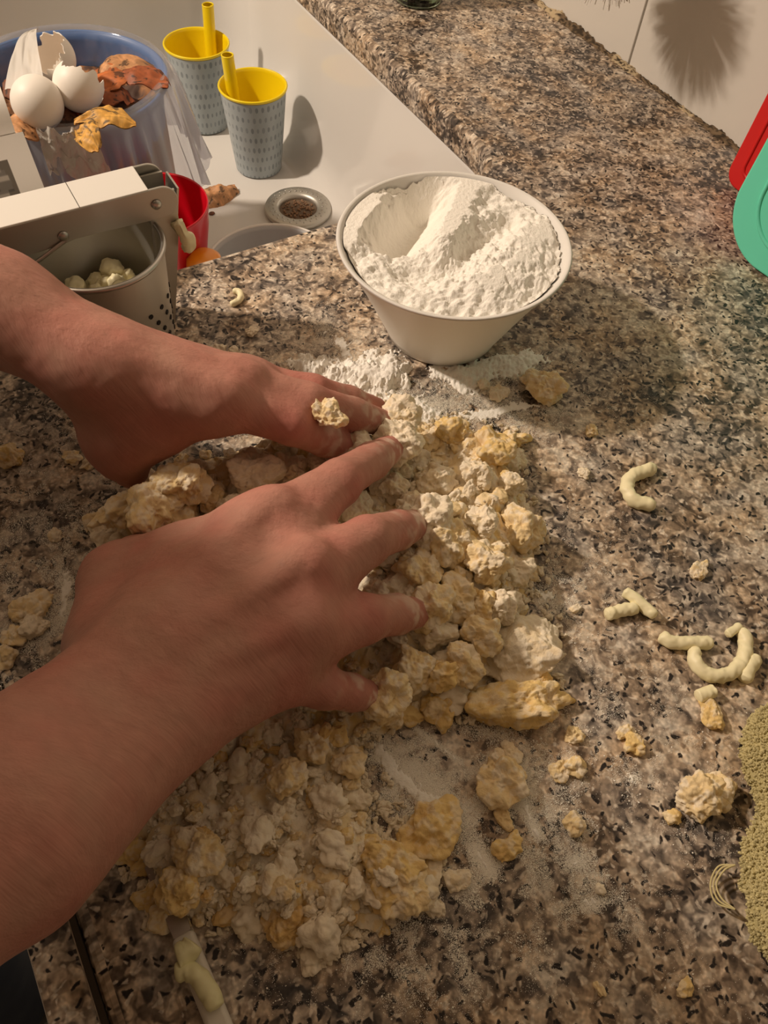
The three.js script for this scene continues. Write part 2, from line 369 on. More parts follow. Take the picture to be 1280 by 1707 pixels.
// ------------------------------------------------------------------ bowl of flour
const BOWL = { x: 0.247, z: -0.321, r: 0.0695, h: 0.067 };
{
  const t = thing('bowl', 'white ceramic bowl heaped with flour on the granite', 'bowl', [BOWL.x, 0.0012, BOWL.z]);
  const R = BOWL.r, H = BOWL.h;
  part('bowl_body', lathe([[0, 0.004], [0.030, 0.004], [0.0315, 0], [0.0365, 0], [0.0375, 0.004], [0.0405, 0.010], [0.046, 0.022], [0.0535, 0.038], [0.0615, 0.054], [R - 0.0015, H - 0.003], [R, H - 0.0008], [R - 0.001, H], [R - 0.003, H - 0.0006], [R - 0.0045, H - 0.004], [0.058, 0.054], [0.050, 0.039], [0.042, 0.024], [0.034, 0.012], [0.02, 0.008], [0, 0.0075]], 96), M.porcelain, t);
}
{
  // loose flour: a scooped hollow on one side, a ridge through the middle, crumbly rim
  const R = BOWL.r, loc = (px, py, y = 0.062) => { const p = at(px, py, y); return { x: p.x - BOWL.x, z: p.z - BOWL.z }; };
  const hollow = [loc(655, 428, 0.045), loc(700, 358, 0.05)], low = [loc(680, 480, 0.05), loc(740, 475, 0.05)], ridge = [loc(770, 330, 0.064), loc(735, 440, 0.056)], furrow = [loc(845, 385, 0.058), loc(765, 450, 0.05)];
  const backRim = [loc(610, 360), loc(690, 300)], backTop = [loc(730, 292), loc(810, 296)], sideRim = [loc(575, 410), loc(610, 355)], right = [loc(900, 380), loc(820, 490)];
  const sg = (x, z, s, w) => Math.exp(-((segDist(s[0], s[1], x, z) / w) ** 2));
  const hgt = (x, z) => {
    const r = Math.hypot(x, z) / R, n0 = fbm(x * 60 + 3, 9, z * 60, 3) - 0.5;
    let h = 0.0605 + 0.004 * (1 - r * r) + 0.007 * sg(x, z, backRim, 0.013) + 0.010 * sg(x, z, backTop, 0.016) + 0.007 * sg(x, z, sideRim, 0.010) + 0.005 * sg(x, z, right, 0.016);
    const w = 0.0155 + n0 * 0.006; h -= 0.024 * sg(x, z, hollow, w) + 0.009 * sg(x, z, low, 0.012);
    h += 0.009 * sg(x, z, ridge, 0.0085 + n0 * 0.004) - 0.007 * sg(x, z, furrow, 0.008);
    const crust = sstep(0.046, 0.058, h), n = fbm(x * 240, 1, z * 240, 3) - 0.5, n2 = fbm(x * 800, 4, z * 800, 2) - 0.5;
    return h + n0 * 0.004 + n * 0.0052 * (0.1 + crust) + n2 * 0.0012 * (0.25 + crust);
  };
  const inner = (y) => y < 0.054 ? lerp(0.034, 0.0575, clamp((y - 0.012) / 0.042)) : lerp(0.0575, R - 0.004, clamp((y - 0.054) / 0.012));
  const g = grid((u, v) => {
    const a = -u * Math.PI * 2, r = v * 0.0685;
    const x = Math.cos(a) * r, z = Math.sin(a) * r, y = Math.min(hgt(x, z), 0.0655 + 0.09 * Math.max(0, 0.06 - r)), lim = inner(y), s = r > lim ? lim / r : 1;
    return V(x * s, y, z * s);
  }, 300, 120, true);
  { const p = g.attributes.position, uv = g.attributes.uv; for (let i = 0; i < p.count; i++) uv.setXY(i, p.getX(i), p.getZ(i)); }
  const m = single('bowl_flour', g, M.flour.clone(), 'heap of white flour with a scooped hollow inside the bowl', 'flour', null, 'stuff');
  m.material.side = THREE.DoubleSide; m.position.set(BOWL.x, 0.0012, BOWL.z);
}
// ------------------------------------------------------------------ things in the sink
const SF = SINK.floor;
function printTexture() {
  const c = document.createElement('canvas'); c.width = 1024; c.height = 512; const x = c.getContext('2d');
  x.fillStyle = '#a2adb2'; x.fillRect(0, 0, 1024, 512);
  for (let j = 0; j < 15; j++) for (let i = 0; i < 34; i++) {
    const px = (i + (j % 2) * 0.5) * 30.1 + 8, py = j * 34 + 18, s = 0.8 + 0.4 * hash3(i, j, 4);
    x.fillStyle = hash3(i, j, 9) > 0.5 ? '#7c878d' : '#8a959b';
    x.beginPath(); x.ellipse(px, py, 7 * s, 8.5 * s, 0, 0, 6.2832); x.fill();
  }
  const t = new THREE.CanvasTexture(c); t.colorSpace = THREE.SRGBColorSpace; t.wrapS = THREE.RepeatWrapping; return t;
}
const cupPrint = phys(0xffffff, 0.4, { map: printTexture(), clearcoat: 0.25 });
function cup(px, py, label, strawAngle, strawLean) {
  const p = at(px, py, SF), t = thing('drinking_cup', label, 'cup', [p.x, SF + 0.0012, p.z], 'children\'s cups in the sink');
  const H = 0.096, R = 0.0365, B = 0.0262, wall = 0.0016;
  part('printed_sleeve', lathe([[B - 0.002, 0], [B, 0.0012], [R - 0.0006, H - 0.004]], 72), cupPrint, t, 'grey-blue sleeve printed with small dark marks');
  part('cup_wall', lathe([[0, 0.0012], [B - 0.002, 0.0004], [B - 0.0008, 0.002], [R - 0.0014, H - 0.0035], [R + 0.0004, H - 0.003], [R + 0.001, H - 0.001], [R, H], [R - wall, H - 0.0005], [R - wall - 0.0006, H - 0.004], [B - wall, 0.004], [0, 0.0035]], 72), M.yellowPlastic, t, 'yellow lip and inside of the cup');
  const ca = Math.cos(strawAngle), sa = Math.sin(strawAngle), rr0 = R - 0.0085, b0 = B - 0.0075;
  const top = V(ca * (rr0 + strawLean), H + 0.029, sa * (rr0 + strawLean)), bot = V(ca * b0, 0.006, sa * b0);
  const st = part('straw', tube([bot, bot.clone().lerp(top, 0.5), top], 0.0066, 12, 20), M.yellowPlastic, t, 'wide yellow straw');
  const rim = part('straw_rim', new THREE.TorusGeometry(0.0060, 0.0008, 8, 24).rotateX(Math.PI / 2), M.yellowPlastic, st); rim.position.copy(top);
  return t;
}
cup(345, 208, 'yellow-lined printed cup standing beside the blue tub', -0.55, 0.0);
cup(432, 279, 'yellow-lined printed cup standing nearer the drain strainer', -2.65, -0.004);
{
  // metal drain strainer
  const p = at(497, 353, SF), t = thing('drain_strainer', 'round perforated metal drain strainer on the sink floor', 'strainer', [p.x, SF + 0.0012, p.z]);
  part('strainer_ring', lathe([[0.0215, -0.0002], [0.036, 0], [0.0375, 0.003], [0.036, 0.0062], [0.030, 0.0072], [0.024, 0.0062], [0.0215, 0.0045], [0.0205, 0.001], [0.0215, -0.0002]], 72), M.steelDull, t);
  part('cup_floor', lathe([[0, 0.0006], [0.0212, 0.0006]], 40), std(0x6d5a47, 0.6), t);
  const hg = new THREE.SphereGeometry(0.0013, 8, 6);
  const bits = []; for (let k = 0; k < 2; k++) for (let i = 0; i < 26; i++) { const a = (i + k * 0.5) / 26 * Math.PI * 2, r = 0.0275 + k * 0.0042; bits.push(hg.clone().scale(1, 0.5, 1).translate(Math.cos(a) * r, 0.0070 - k * 0.0003, Math.sin(a) * r)); }
  const st = part('ring_studs', mergeGeometries(bits), M.steel, t); st.userData.kind = 'stuff';
  const gr = []; for (let i = 0; i < 90; i++) { const a = rnd() * 6.28, r = Math.sqrt(rnd()) * 0.018; gr.push(new THREE.IcosahedronGeometry(rr(0.0008, 0.002), 0).translate(Math.cos(a) * r, 0.0014, Math.sin(a) * r)); }
  const sc = part('food_scraps', mergeGeometries(gr), std(0x8e6f55, 0.8), t); sc.userData.kind = 'stuff';
}
{
  // red tumbler, shallow white tub and a small orange lid between ricer and strainer
  const p = at(258, 340, -0.035), H = -0.035 - SF;
  const t = thing('tumbler', 'tall red plastic tumbler standing in the sink', 'tumbler', [p.x, SF + 0.0012, p.z]);
  const R = 0.0425;
  part('tumbler_wall', lathe([[0, 0.003], [0.021, 0], [0.0225, 0.002], [0.029, 0.07], [R - 0.0022, H - 0.02], [R - 0.0015, H - 0.01], [R, H - 0.002], [R - 0.0006, H], [R - 0.002, H - 0.001], [R - 0.0035, H - 0.011], [0.0272, 0.07], [0.0205, 0.006], [0, 0.006]], 72), M.redPlastic, t);
  part('foot_ring', new THREE.TorusGeometry(0.020, 0.0016, 8, 48).rotateX(Math.PI / 2).translate(0, 0.0016, 0), M.redPlastic, t);
}
{
  const t = thing('plastic_tub', 'shallow pale grey plastic tub at the near end of the sink', 'tub', [0.232, SF + 0.0012, -0.566]);
  const R = 0.0605, H = 0.07;
  part('tub_wall', lathe([[0, 0.002], [0.044, 0], [0.047, 0.003], [R - 0.004, H - 0.004], [R, H - 0.002], [R, H], [R - 0.003, H], [R - 0.005, H - 0.003], [0.045, 0.006], [0, 0.005]], 80), M.tubPlastic, t);
  part('rolled_rim', new THREE.TorusGeometry(R - 0.0008, 0.0014, 10, 80).rotateX(Math.PI / 2).translate(0, H, 0), M.whitePaint, t);
}
{
  const p = at(337, 422, -0.06), t = thing('orange_cap', 'small orange plastic cap beside the red tumbler', 'cap', [p.x, SF + 0.0012, p.z + 0.002]);
  const H = 0.13, R = 0.0150;
  part('cap_shell', lathe([[0, H], [R * 0.6, H - 0.001], [R * 0.92, H - 0.005], [R, H - 0.012], [R * 0.95, 0.001], [R * 0.9, 0], [0, 0.001]], 48), M.orange, t);
  const ribs = []; for (let i = 0; i < 26; i++) { const a = i / 26 * 6.283; ribs.push(box(-0.0008, 0.0008, 0.004, H - 0.014, -0.0006, 0.0006).translate(R * 0.99, 0, 0).rotateY(a)); }
  part('grip_ribs', mergeGeometries(ribs), M.orange, t).userData.kind = 'stuff';
}
// blistered, curled vegetable peel built as a thin closed sheet
function peelGeo(len, wid, curl, twist, sd, thick = 0.0009) {
  const nu = 22, nv = 12, top = (u, v, s) => {
    const w = wid * Math.pow(Math.sin(Math.PI * clamp(u * 0.94 + 0.03)), 0.55) * (0.75 + 0.5 * noise3(u * 4 + sd, 1, sd)), a = (v - 0.5) * curl, x = (u - 0.5) * len;
    const bend = Math.sin(u * Math.PI) * len * 0.14 * (noise3(sd, 5, 2) + 0.3);
    const y = bend - (1 - Math.cos(a)) * w * 0.9 + (fbm(u * 5 + sd * 3, v * 3, 1) - 0.5) * wid * 0.5 + s * thick, z = Math.sin(a) * w / Math.max(0.8, curl * 0.5) + (u - 0.5) * (u - 0.5) * len * twist;
    return V(x, y, z);
  };
  const a = grid((u, v) => top(u, v, 0.5), nu, nv), b = grid((u, v) => top(1 - u, v, -0.5), nu, nv);
  return mergeGeometries([a, b]);
}
const peelMat = (c, s) => std(0xffffff, 0.6, { side: THREE.DoubleSide, map: dataTexture(96, (u, v) => { const n = fbm(u * 9, v * 9, s, 4), m = fbm(u * 30, v * 5, s + 4, 2), k = 0.62 + 0.5 * n + 0.25 * m, d = n < 0.36 ? 0.6 : 1; return [c[0] * k * d, c[1] * k * d, c[2] * k * d]; }) });
const PM = [peelMat([176, 98, 48], 1), peelMat([150, 80, 44], 2), peelMat([206, 156, 74], 3), peelMat([112, 66, 42], 4), peelMat([190, 140, 96], 5)];
function peel(px, py, y, len, wid, rot, mat, label, curl = 1.5, tilt = 0, sd = 1, twist = 0.4) {
  const p = at(px, py, y), m = single('vegetable_peel', peelGeo(len, wid, curl, twist, sd), PM[mat], label, 'peel', 'scraps of peel');
  m.position.copy(p); m.rotation.set(tilt, rot, 0, 'YXZ'); return m;
}
peel(366, 322, SF + 0.006, 0.045, 0.02, 0.35, 4, 'curled brown peel lying on the sink floor by the red tumbler', 2.2, 0.3, 3);
single('food_crumb', new THREE.IcosahedronGeometry(0.0028, 1).scale(1.3, 0.6, 1).translate(0, 0.001, 0), PM[3], 'tiny dark crumb on the sink floor near the peel', 'crumb').position.copy(at(353, 357, SF));
// ------------------------------------------------------------------ waste tub with bag, shells and peels
const TUB = { x: 0.120, z: -0.718, r: 0.082, top: 0.0 };
{
  const t = thing('waste_tub', 'blue plastic waste tub lined with a clear bag in the sink', 'tub', [TUB.x, SF + 0.0012, TUB.z]);
  const H = TUB.top - SF, R = TUB.r;
  part('tub_wall', lathe([[0, 0.003], [0.060, 0], [0.063, 0.003], [R - 0.003, H - 0.006], [R + 0.002, H - 0.004], [R + 0.0022, H], [R - 0.001, H], [R - 0.004, H - 0.006], [0.060, 0.006], [0, 0.006]], 80), M.bluePlastic, t);
  part('lip', new THREE.TorusGeometry(R + 0.0012, 0.0022, 8, 80).rotateX(Math.PI / 2).translate(0, H - 0.001, 0), M.bluePlastic, t);
}
{
  const t = thing('waste_bag', 'clear plastic bag folded over the rim of the blue tub', 'bag', [TUB.x, TUB.top, TUB.z]);
  const R = TUB.r;
  const film = (v0, v1) => grid((u, vv) => {
    const v = lerp(v0, v1, vv), a = -u * Math.PI * 2, n = fbm(Math.cos(a) * 3 + 7, Math.sin(a) * 3 + 2, v * 1.5, 3) - 0.5, pleat = (fbm(Math.cos(a) * 9 + 3, Math.sin(a) * 9, 1 + v * 0.6, 3) - 0.5);
    const right = Math.max(0, Math.cos(a + 0.1));
    let r, y;
    if (v < 0.35) { const s = v / 0.35; r = R - 0.0065 - (1 - s) * 0.004 + pleat * 0.003 * s - 0.004 * Math.abs(n); y = lerp(-0.055, 0.0015, s); }
    else if (v < 0.45) { const s = (v - 0.35) / 0.1; r = lerp(R - 0.0062, R + 0.0065, s); y = 0.004 * Math.sin(s * Math.PI) + 0.0035; }
    else { const s = (v - 0.45) / 0.55; r = R + 0.0065 + s * (0.005 + 0.008 * right) + Math.abs(pleat) * 0.045 * Math.sqrt(s) + n * 0.012 * s; y = lerp(0.002, -0.085 - 0.05 * n, s) + pleat * 0.012 * s; }
    return V(Math.cos(a) * r, y, Math.sin(a) * r);
  }, 220, 30, true);
  part('bag_film', film(0.42, 1), M.bag, t); part('bag_lining', film(0, 0.42), M.bagIn, t);
  // stiff crumpled corner standing up at the back and a front flap
  const q = at(72, 128, 0.03).sub(t.position), q2 = at(8, 150, 0.02).sub(t.position), q3 = at(64, 45, 0.03).sub(t.position);
  part('bag_corner', grid((u, v) => { const p = q2.clone().lerp(q, u).lerp(q3, v * 0.96); p.y += 0.012 * Math.sin(v * 3.1) + 0.004 * (fbm(u * 4, v * 4, 3) - 0.5); p.z += 0.004 * (fbm(u * 6, v * 5, 8) - 0.5); return p; }, 24, 24), M.bagOpaque, t, 'stiff greyish corner of the bag standing up');
  const f0 = at(60, 214, 0.012).sub(t.position), f1 = at(150, 218, 0.012).sub(t.position), f2 = at(196, 318, -0.04).sub(t.position), f3 = at(85, 300, -0.035).sub(t.position);
  part('bag_flap', grid((u, v) => { const p = f0.clone().lerp(f1, u).lerp(f3.clone().lerp(f2, u), v); p.y += 0.013 * Math.sin(v * 2.4) * (0.5 + u * (1 - u)) + 0.016 * (fbm(u * 7, v * 5, 3, 4) - 0.5); p.z += 0.012 * (fbm(u * 9, v * 5, 8) - 0.5); return p; }, 40, 40), M.bagOpaque, t, 'crinkled whitish front flap of the bag');
}
{
  const bed = heightMesh(TUB.x - 0.08, TUB.x + 0.08, TUB.z - 0.08, TUB.z + 0.08, 0.0025, (x, z) => { const r = Math.hypot(x - TUB.x, z - TUB.z) / 0.077; return r > 1 ? -1 : -0.026 + 0.016 * (fbm(x * 60, 1, z * 60, 4) - 0.5) * 2 * (1 - r ** 4) + 0.006 * (1 - r * r); }, (x, z) => { const n = fbm(x * 90, 6, z * 90, 3); return n > 0.55 ? [0.36, 0.16, 0.06] : n > 0.45 ? [0.2, 0.09, 0.04] : [0.08, 0.04, 0.025]; }, -0.06);
  single('scrap_bed', bed, new THREE.MeshStandardMaterial({ vertexColors: true, roughness: 0.75, side: THREE.DoubleSide }), 'dark mush of kitchen scraps filling the waste tub', 'scraps', null, 'stuff');
}
peel(168, 134, 0.002, 0.05, 0.026, 1.2, 0, 'orange-brown onion peel tucked behind the broken eggshell', 1.9, -0.4, 2);
peel(205, 120, 0.000, 0.055, 0.018, 0.2, 4, 'pale brown peel across the back of the waste tub', 1.3, 0.2, 6);
peel(240, 130, 0.006, 0.048, 0.018, -0.75, 1, 'pointed brown peel hanging over the tub rim', 1.2, 0.1, 9);
peel(182, 154, 0.000, 0.04, 0.02, 1.9, 1, 'dark brown onion skin beside the rim of the eggshell', 1.8, 0.3, 12);
peel(176, 198, 0.016, 0.046, 0.015, -0.45, 2, 'yellow-brown peel with a dark spot on the bag edge', 1.1, 0.2, 15);
peel(150, 228, 0.012, 0.032, 0.015, -1.4, 2, 'small yellow-brown peel stuck to the front of the bag', 1.2, 0.5, 18);
peel(44, 142, 0.004, 0.05, 0.022, 0.8, 3, 'dark brown peel under the eggshells at the tub edge', 1.6, 0.1, 21);
peel(98, 190, 0.004, 0.045, 0.02, 0.2, 3, 'dark brown peel below the round eggshell', 1.6, 0.2, 24);
peel(38, 202, 0.012, 0.036, 0.016, 1.1, 4, 'pinkish curled peel in front of the round eggshell', 1.9, 0.4, 27);
peel(118, 178, 0.004, 0.04, 0.016, -0.6, 0, 'reddish-brown peel wedged between two eggshells', 1.7, 0.1, 30);
function eggshell(px, py, y, label, cut, dir, jag, sd) {
  const R = 0.0192, T = 0.0007, nu = 90, nv = 26, E = 1.28;
  const lim = (a) => cut + jag * (2 * (fbm(Math.cos(a) * 2.3 + sd, Math.sin(a) * 2.3, sd, 3) - 0.5) + 0.6 * (noise3(Math.cos(a) * 9 + sd, Math.sin(a) * 9, 3) - 0.5));
  const pt = (a, f, r) => V(Math.sin(f) * Math.cos(a) * r, -Math.cos(f) * r * (f < Math.PI / 2 ? 1.0 : E), Math.sin(f) * Math.sin(a) * r);
  const out = grid((u, v) => pt(u * 6.28318, v * lim(u * 6.28318), R), nu, nv, true), inn = grid((u, v) => pt(-u * 6.28318, v * lim(-u * 6.28318), R - T), nu, nv, true);
  const edge = grid((u, v) => { const a = u * 6.28318; return pt(a, lim(a), lerp(R, R - T, v)); }, nu, 1);
  const t = thing('eggshell', label, 'eggshell', [0, 0, 0], 'broken eggshells in the waste tub'); t.position.copy(at(px, py, y));
  const mi = M.eggIn.clone(); mi.side = THREE.DoubleSide; const mo = M.egg.clone(); mo.side = THREE.DoubleSide;
  part('outer_shell', mergeGeometries([out, edge]), mo, t); part('inner_lining', inn, mi, t);
  t.quaternion.setFromUnitVectors(V(0, 1, 0), dir.normalize()); return t;
}
eggshell(62, 170, 0.020, 'round white eggshell half lying open side down in the tub', 1.95, V(0.1, -0.8, -0.5), 0.2, 2);
eggshell(131, 143, 0.022, 'broken white eggshell with jagged rim open to one side', 1.85, V(0.62, 0.42, -0.42), 0.34, 5);
eggshell(84, 96, 0.030, 'upturned white eggshell showing its pale inside', 1.75, V(-0.35, 0.62, 0.1), 0.4, 9);
// ------------------------------------------------------------------ folded leaflet behind the ricer
{
  const t = thing('leaflet', 'white folded leaflet with a grey photograph behind the potato ricer', 'leaflet');
  const c = document.createElement('canvas'); c.width = 512; c.height = 256; const x = c.getContext('2d');
  x.fillStyle = '#f3efe8'; x.fillRect(0, 0, 512, 256); x.fillStyle = '#6d665c'; x.fillRect(20, 26, 458, 44);
  for (let i = 0; i < 260; i++) { const q = 60 + 130 * hash3(i, 1, 1); x.fillStyle = `rgb(${q},${q * 0.96},${q * 0.9})`; x.fillRect(20 + 440 * hash3(i, 2, 1), 26 + 34 * hash3(i, 3, 1), 18, 10); }
  const tx = new THREE.CanvasTexture(c); tx.colorSpace = THREE.SRGBColorSpace;
  const A = at(80, 340, 0.060), B = at(38, 220, 0.090), C = at(0, 130, 0.108), foot = V(A.x, 0.002, A.z + 0.05);
  const prof = new THREE.CatmullRomCurve3([V(0, 0.002, -0.436), V(0, 0.03, -0.446), V(0, A.y, A.z), V(0, B.y, B.z)]), X0 = -0.16;
  const xr = (v) => lerp(A.x, B.x, v);
  const front = (s) => grid((u, v) => { const p = prof.getPoint(v); return V(lerp(X0, xr(clamp(v)), u), p.y + s * 0.0006, p.z + s * 0.0004); }, 12, 30);
  part('front_panel', mergeGeometries([front(0.5)]), phys(0xffffff, 0.55, { map: tx, side: THREE.DoubleSide }), t);
  part('front_backing', front(-0.6), std(0xece8e0, 0.7, { side: THREE.DoubleSide }), t);
  const bk = new THREE.CatmullRomCurve3([V(0, B.y, B.z - 0.0008), V(0, 0.104, B.z - 0.014), V(0, C.y, C.z - 0.004), V(0, 0.09, C.z - 0.03)]);
  part('rear_panel', mergeGeometries([0.4, -0.4].map((s) => grid((u, v) => { const p = bk.getPoint(v); return V(lerp(X0, lerp(B.x - 0.004, C.x, v), u), p.y + s * 0.0008, p.z); }, 10, 20))), std(0xf1ede5, 0.65, { side: THREE.DoubleSide }), t);
}
// ------------------------------------------------------------------ potato ricer
{
  const t = thing('potato_ricer', 'metal potato ricer with a white handle at the edge of the sink', 'ricer');
  const hc = V(0.058, 0, -0.393), R = 0.0365, H = 0.074;
  const hop = part('hopper', lathe([[0, 0.004], [0.031, 0.004], [0.032, 0.003], [R, H], [R - 0.0012, H], [0.0308, 0.0052], [0, 0.0052]], 72), M.steelDull, t); hop.position.copy(hc);
  const rim = part('hopper_rim', new THREE.TorusGeometry(R, 0.0016, 10, 80).rotateX(Math.PI / 2), M.steel, hop); rim.position.y = H;
  const hol = []; for (let k = 0; k < 5; k++) for (let i = 0; i < 22; i++) { const a = (i + (k % 2) * 0.5) / 22 * 6.283, y = 0.012 + k * 0.008, r = lerp(0.032, R, y / H) + 0.0002; hol.push(new THREE.CylinderGeometry(0.0015, 0.0015, 0.0006, 8).rotateZ(Math.PI / 2).translate(r, y, 0).rotateY(a)); }
  part('press_holes', mergeGeometries(hol), std(0x1b1917, 0.8), hop).userData.kind = 'stuff';
  // upper handle: white-faced channel with a side plate and rivets
  const zb = -0.4185, zf = -0.3965, y0 = 0.083, y1 = 0.097, X0 = -0.17, X1 = 0.101;
  const topPlate = part('handle_top', box(X0, 0.094, y1 - 0.0016, y1, zb - 0.003, zf, 0.0006), M.whitePaint, t, 'worn white painted top of the handle');
  part('paint_crack', box(0.0562, 0.0566, y1 - 0.0002, y1 + 0.00006, zb - 0.003, zf), std(0x4a453d, 0.8), topPlate);
  const sp = new THREE.Shape(); sp.moveTo(X0, 0.078); sp.lineTo(0.02, 0.078); sp.quadraticCurveTo(0.04, 0.0778, 0.05, 0.080); sp.lineTo(0.096, 0.0785); sp.absarc(X1 - 0.001, 0.0875, 0.0088, -Math.PI / 2, Math.PI / 2, false); sp.lineTo(X0, 0.0957); sp.closePath();
  const sideGeo = (z) => new THREE.ExtrudeGeometry(sp, { depth: 0.0012, bevelEnabled: true, bevelThickness: 0.0003, bevelSize: 0.0003, bevelSegments: 1 }).translate(0, 0, z);
  part('handle_side', sideGeo(zf - 0.0012), M.steelDull, t); part('handle_side', sideGeo(zb - 0.003), M.steelDull, t);
  const ringGeo = lathe([[0, 0.0022], [0.0016, 0.0021], [0.0028, 0.0012], [0.0031, 0], [0, 0]], 24).rotateX(Math.PI / 2);
  for (const [x, y] of [[0.0965, 0.0875], [0.044, 0.0835]]) { const r = part('rivet', ringGeo, M.steel, t); r.position.set(x, y, zf); }
  // bracket from the pivot down beside the hopper
  const br = new THREE.Shape(); br.moveTo(0.086, 0.001); br.lineTo(0.094, 0.001); br.lineTo(0.108, 0.072); br.lineTo(0.1085, 0.092); br.lineTo(0.094, 0.092); br.lineTo(0.0905, 0.06); br.closePath();
  for (const z of [zf - 0.0035, zb]) part('bracket', new THREE.ExtrudeGeometry(br, { depth: 0.0015, bevelEnabled: false }).translate(0, 0, z), M.steelDull, t);
  part('bracket_web', (() => { const s = new THREE.Shape(); s.moveTo(0.001, -0.0175); s.lineTo(0.092, -0.0175); s.lineTo(0.092, 0); s.lineTo(0.001, 0); s.closePath(); return new THREE.ExtrudeGeometry(s, { depth: 0.0012, bevelEnabled: false }).rotateX(Math.PI / 2).rotateZ(Math.PI / 2 - 0.19).translate(0.0935, 0, -0.4015); })(), M.steel, t);
  // lower handle attached to the hopper
  part('lower_handle', box(-0.17, 0.024, 0.050, 0.062, -0.409, -0.397, 0.003), M.steelDull, t);
  part('brace_wire', tube([V(0.044, 0.081, zf + 0.0012), V(0.02, 0.072, zf + 0.003), V(-0.03, 0.06, zf + 0.004)], 0.0011, 16, 8), M.steel, t);
  const mash = []; for (let i = 0; i < 60; i++) { const a = rnd() * 6.283, r = Math.sqrt(rnd()) * 0.023; const q0 = new THREE.IcosahedronGeometry(rr(0.003, 0.0065), 4); q0.deleteAttribute('uv'); q0.deleteAttribute('normal'); const q = mergeVertices(q0, 1e-6), p = q.attributes.position; for (let k = 0; k < p.count; k++) { const s = 0.75 + 0.5 * noise3(p.getX(k) * 500 + i, p.getY(k) * 500, p.getZ(k) * 500); p.setXYZ(k, p.getX(k) * s, p.getY(k) * s, p.getZ(k) * s); } q.computeVertexNormals(); mash.push(q.translate(hc.x + Math.cos(a) * r, 0.030 + rnd() * 0.014, hc.z + Math.sin(a) * r)); }
  single('riced_potato', mergeGeometries(mash), M.potato, 'leftover mashed potato inside the ricer hopper', 'potato', null, 'stuff');
  const drip = strand([V(0.1065, 0.074, -0.3965), V(0.108, 0.066, -0.3955), V(0.1105, 0.060, -0.395), V(0.107, 0.054, -0.3945)], 0.0036, 26, 12, 0.6, 4);
  single('potato_scrap', drip, M.potato, 'smear of mashed potato clinging to the ricer pivot', 'potato');
}
// ------------------------------------------------------------------ along the wall
{
  const p = at(697, 0, 0), t = thing('glass_jar', 'small thick glass jar standing on the granite ledge behind the sink', 'jar', [p.x, 0.0002, p.z]);
  part('jar_glass', lathe([[0, 0.006], [0.018, 0.005], [0.0185, 0], [0.0215, 0], [0.0232, 0.0022], [0.0225, 0.0045], [0.0238, 0.006], [0.0245, 0.009], [0.0245, 0.06], [0.021, 0.07], [0.0215, 0.078], [0.0195, 0.078], [0.0185, 0.07], [0.0222, 0.058], [0.0222, 0.011], [0.018, 0.0085], [0, 0.009]], 64), M.glass, t);
  part('jar_contents', lathe([[0, 0.0094], [0.0216, 0.0115], [0.0216, 0.045], [0, 0.046]], 48), std(0x5a5c45, 0.8), t);
}
function board(name, label, w, h, r, th, mat, pos, lean, turn, groove) {
  const s = new THREE.Shape(); s.moveTo(-w / 2 + r, 0); s.lineTo(w / 2 - r, 0); s.absarc(w / 2 - r, r, r, -Math.PI / 2, 0, false); s.lineTo(w / 2, h - r); s.absarc(w / 2 - r, h - r, r, 0, Math.PI / 2, false); s.lineTo(-w / 2 + r, h); s.absarc(-w / 2 + r, h - r, r, Math.PI / 2, Math.PI, false); s.lineTo(-w / 2, r); s.absarc(-w / 2 + r, r, r, Math.PI, Math.PI * 1.5, false);
  const t = thing(name, label, 'cutting board', pos);
  part('board_panel', new THREE.ExtrudeGeometry(s, { depth: th - 0.003, bevelEnabled: true, bevelThickness: 0.0015, bevelSize: 0.0015, bevelOffset: -0.0015, bevelSegments: 3, curveSegments: 24 }).translate(0, 0, 0.0015), mat, t);
  const pts = [], m = groove, ww = w / 2 - m, rr2 = Math.max(0.006, r - m * 0.6);
  const corner = (cx, cy, a0) => { for (let i = 0; i <= 8; i++) { const a = a0 + i / 8 * Math.PI / 2; pts.push(V(cx + rr2 * Math.cos(a), cy + rr2 * Math.sin(a), th - 0.0002)); } };
  corner(ww - rr2, m + rr2, -Math.PI / 2); corner(ww - rr2, h - m - rr2, 0); corner(-ww + rr2, h - m - rr2, Math.PI / 2); corner(-ww + rr2, m + rr2, Math.PI);
  part('raised_border', tube(pts, 0.0016, 160, 8, true), mat, t);
  t.rotation.set(0, turn, 0, 'YXZ'); t.rotation.x = lean; return t;
}
board('cutting_board', 'red plastic cutting board leaning on the tiles behind the teal one', 0.19, 0.26, 0.012, 0.008, M.redBoard, [0.5475, 0.0008, -0.2708], -0.10, -Math.PI / 2, 0.012);
board('cutting_board', 'teal plastic cutting board with rounded corners leaning in front', 0.17, 0.23, 0.042, 0.009, M.teal, [0.4955, 0.0008, -0.228], -0.16, -Math.PI / 2 + 0.12, 0.017);
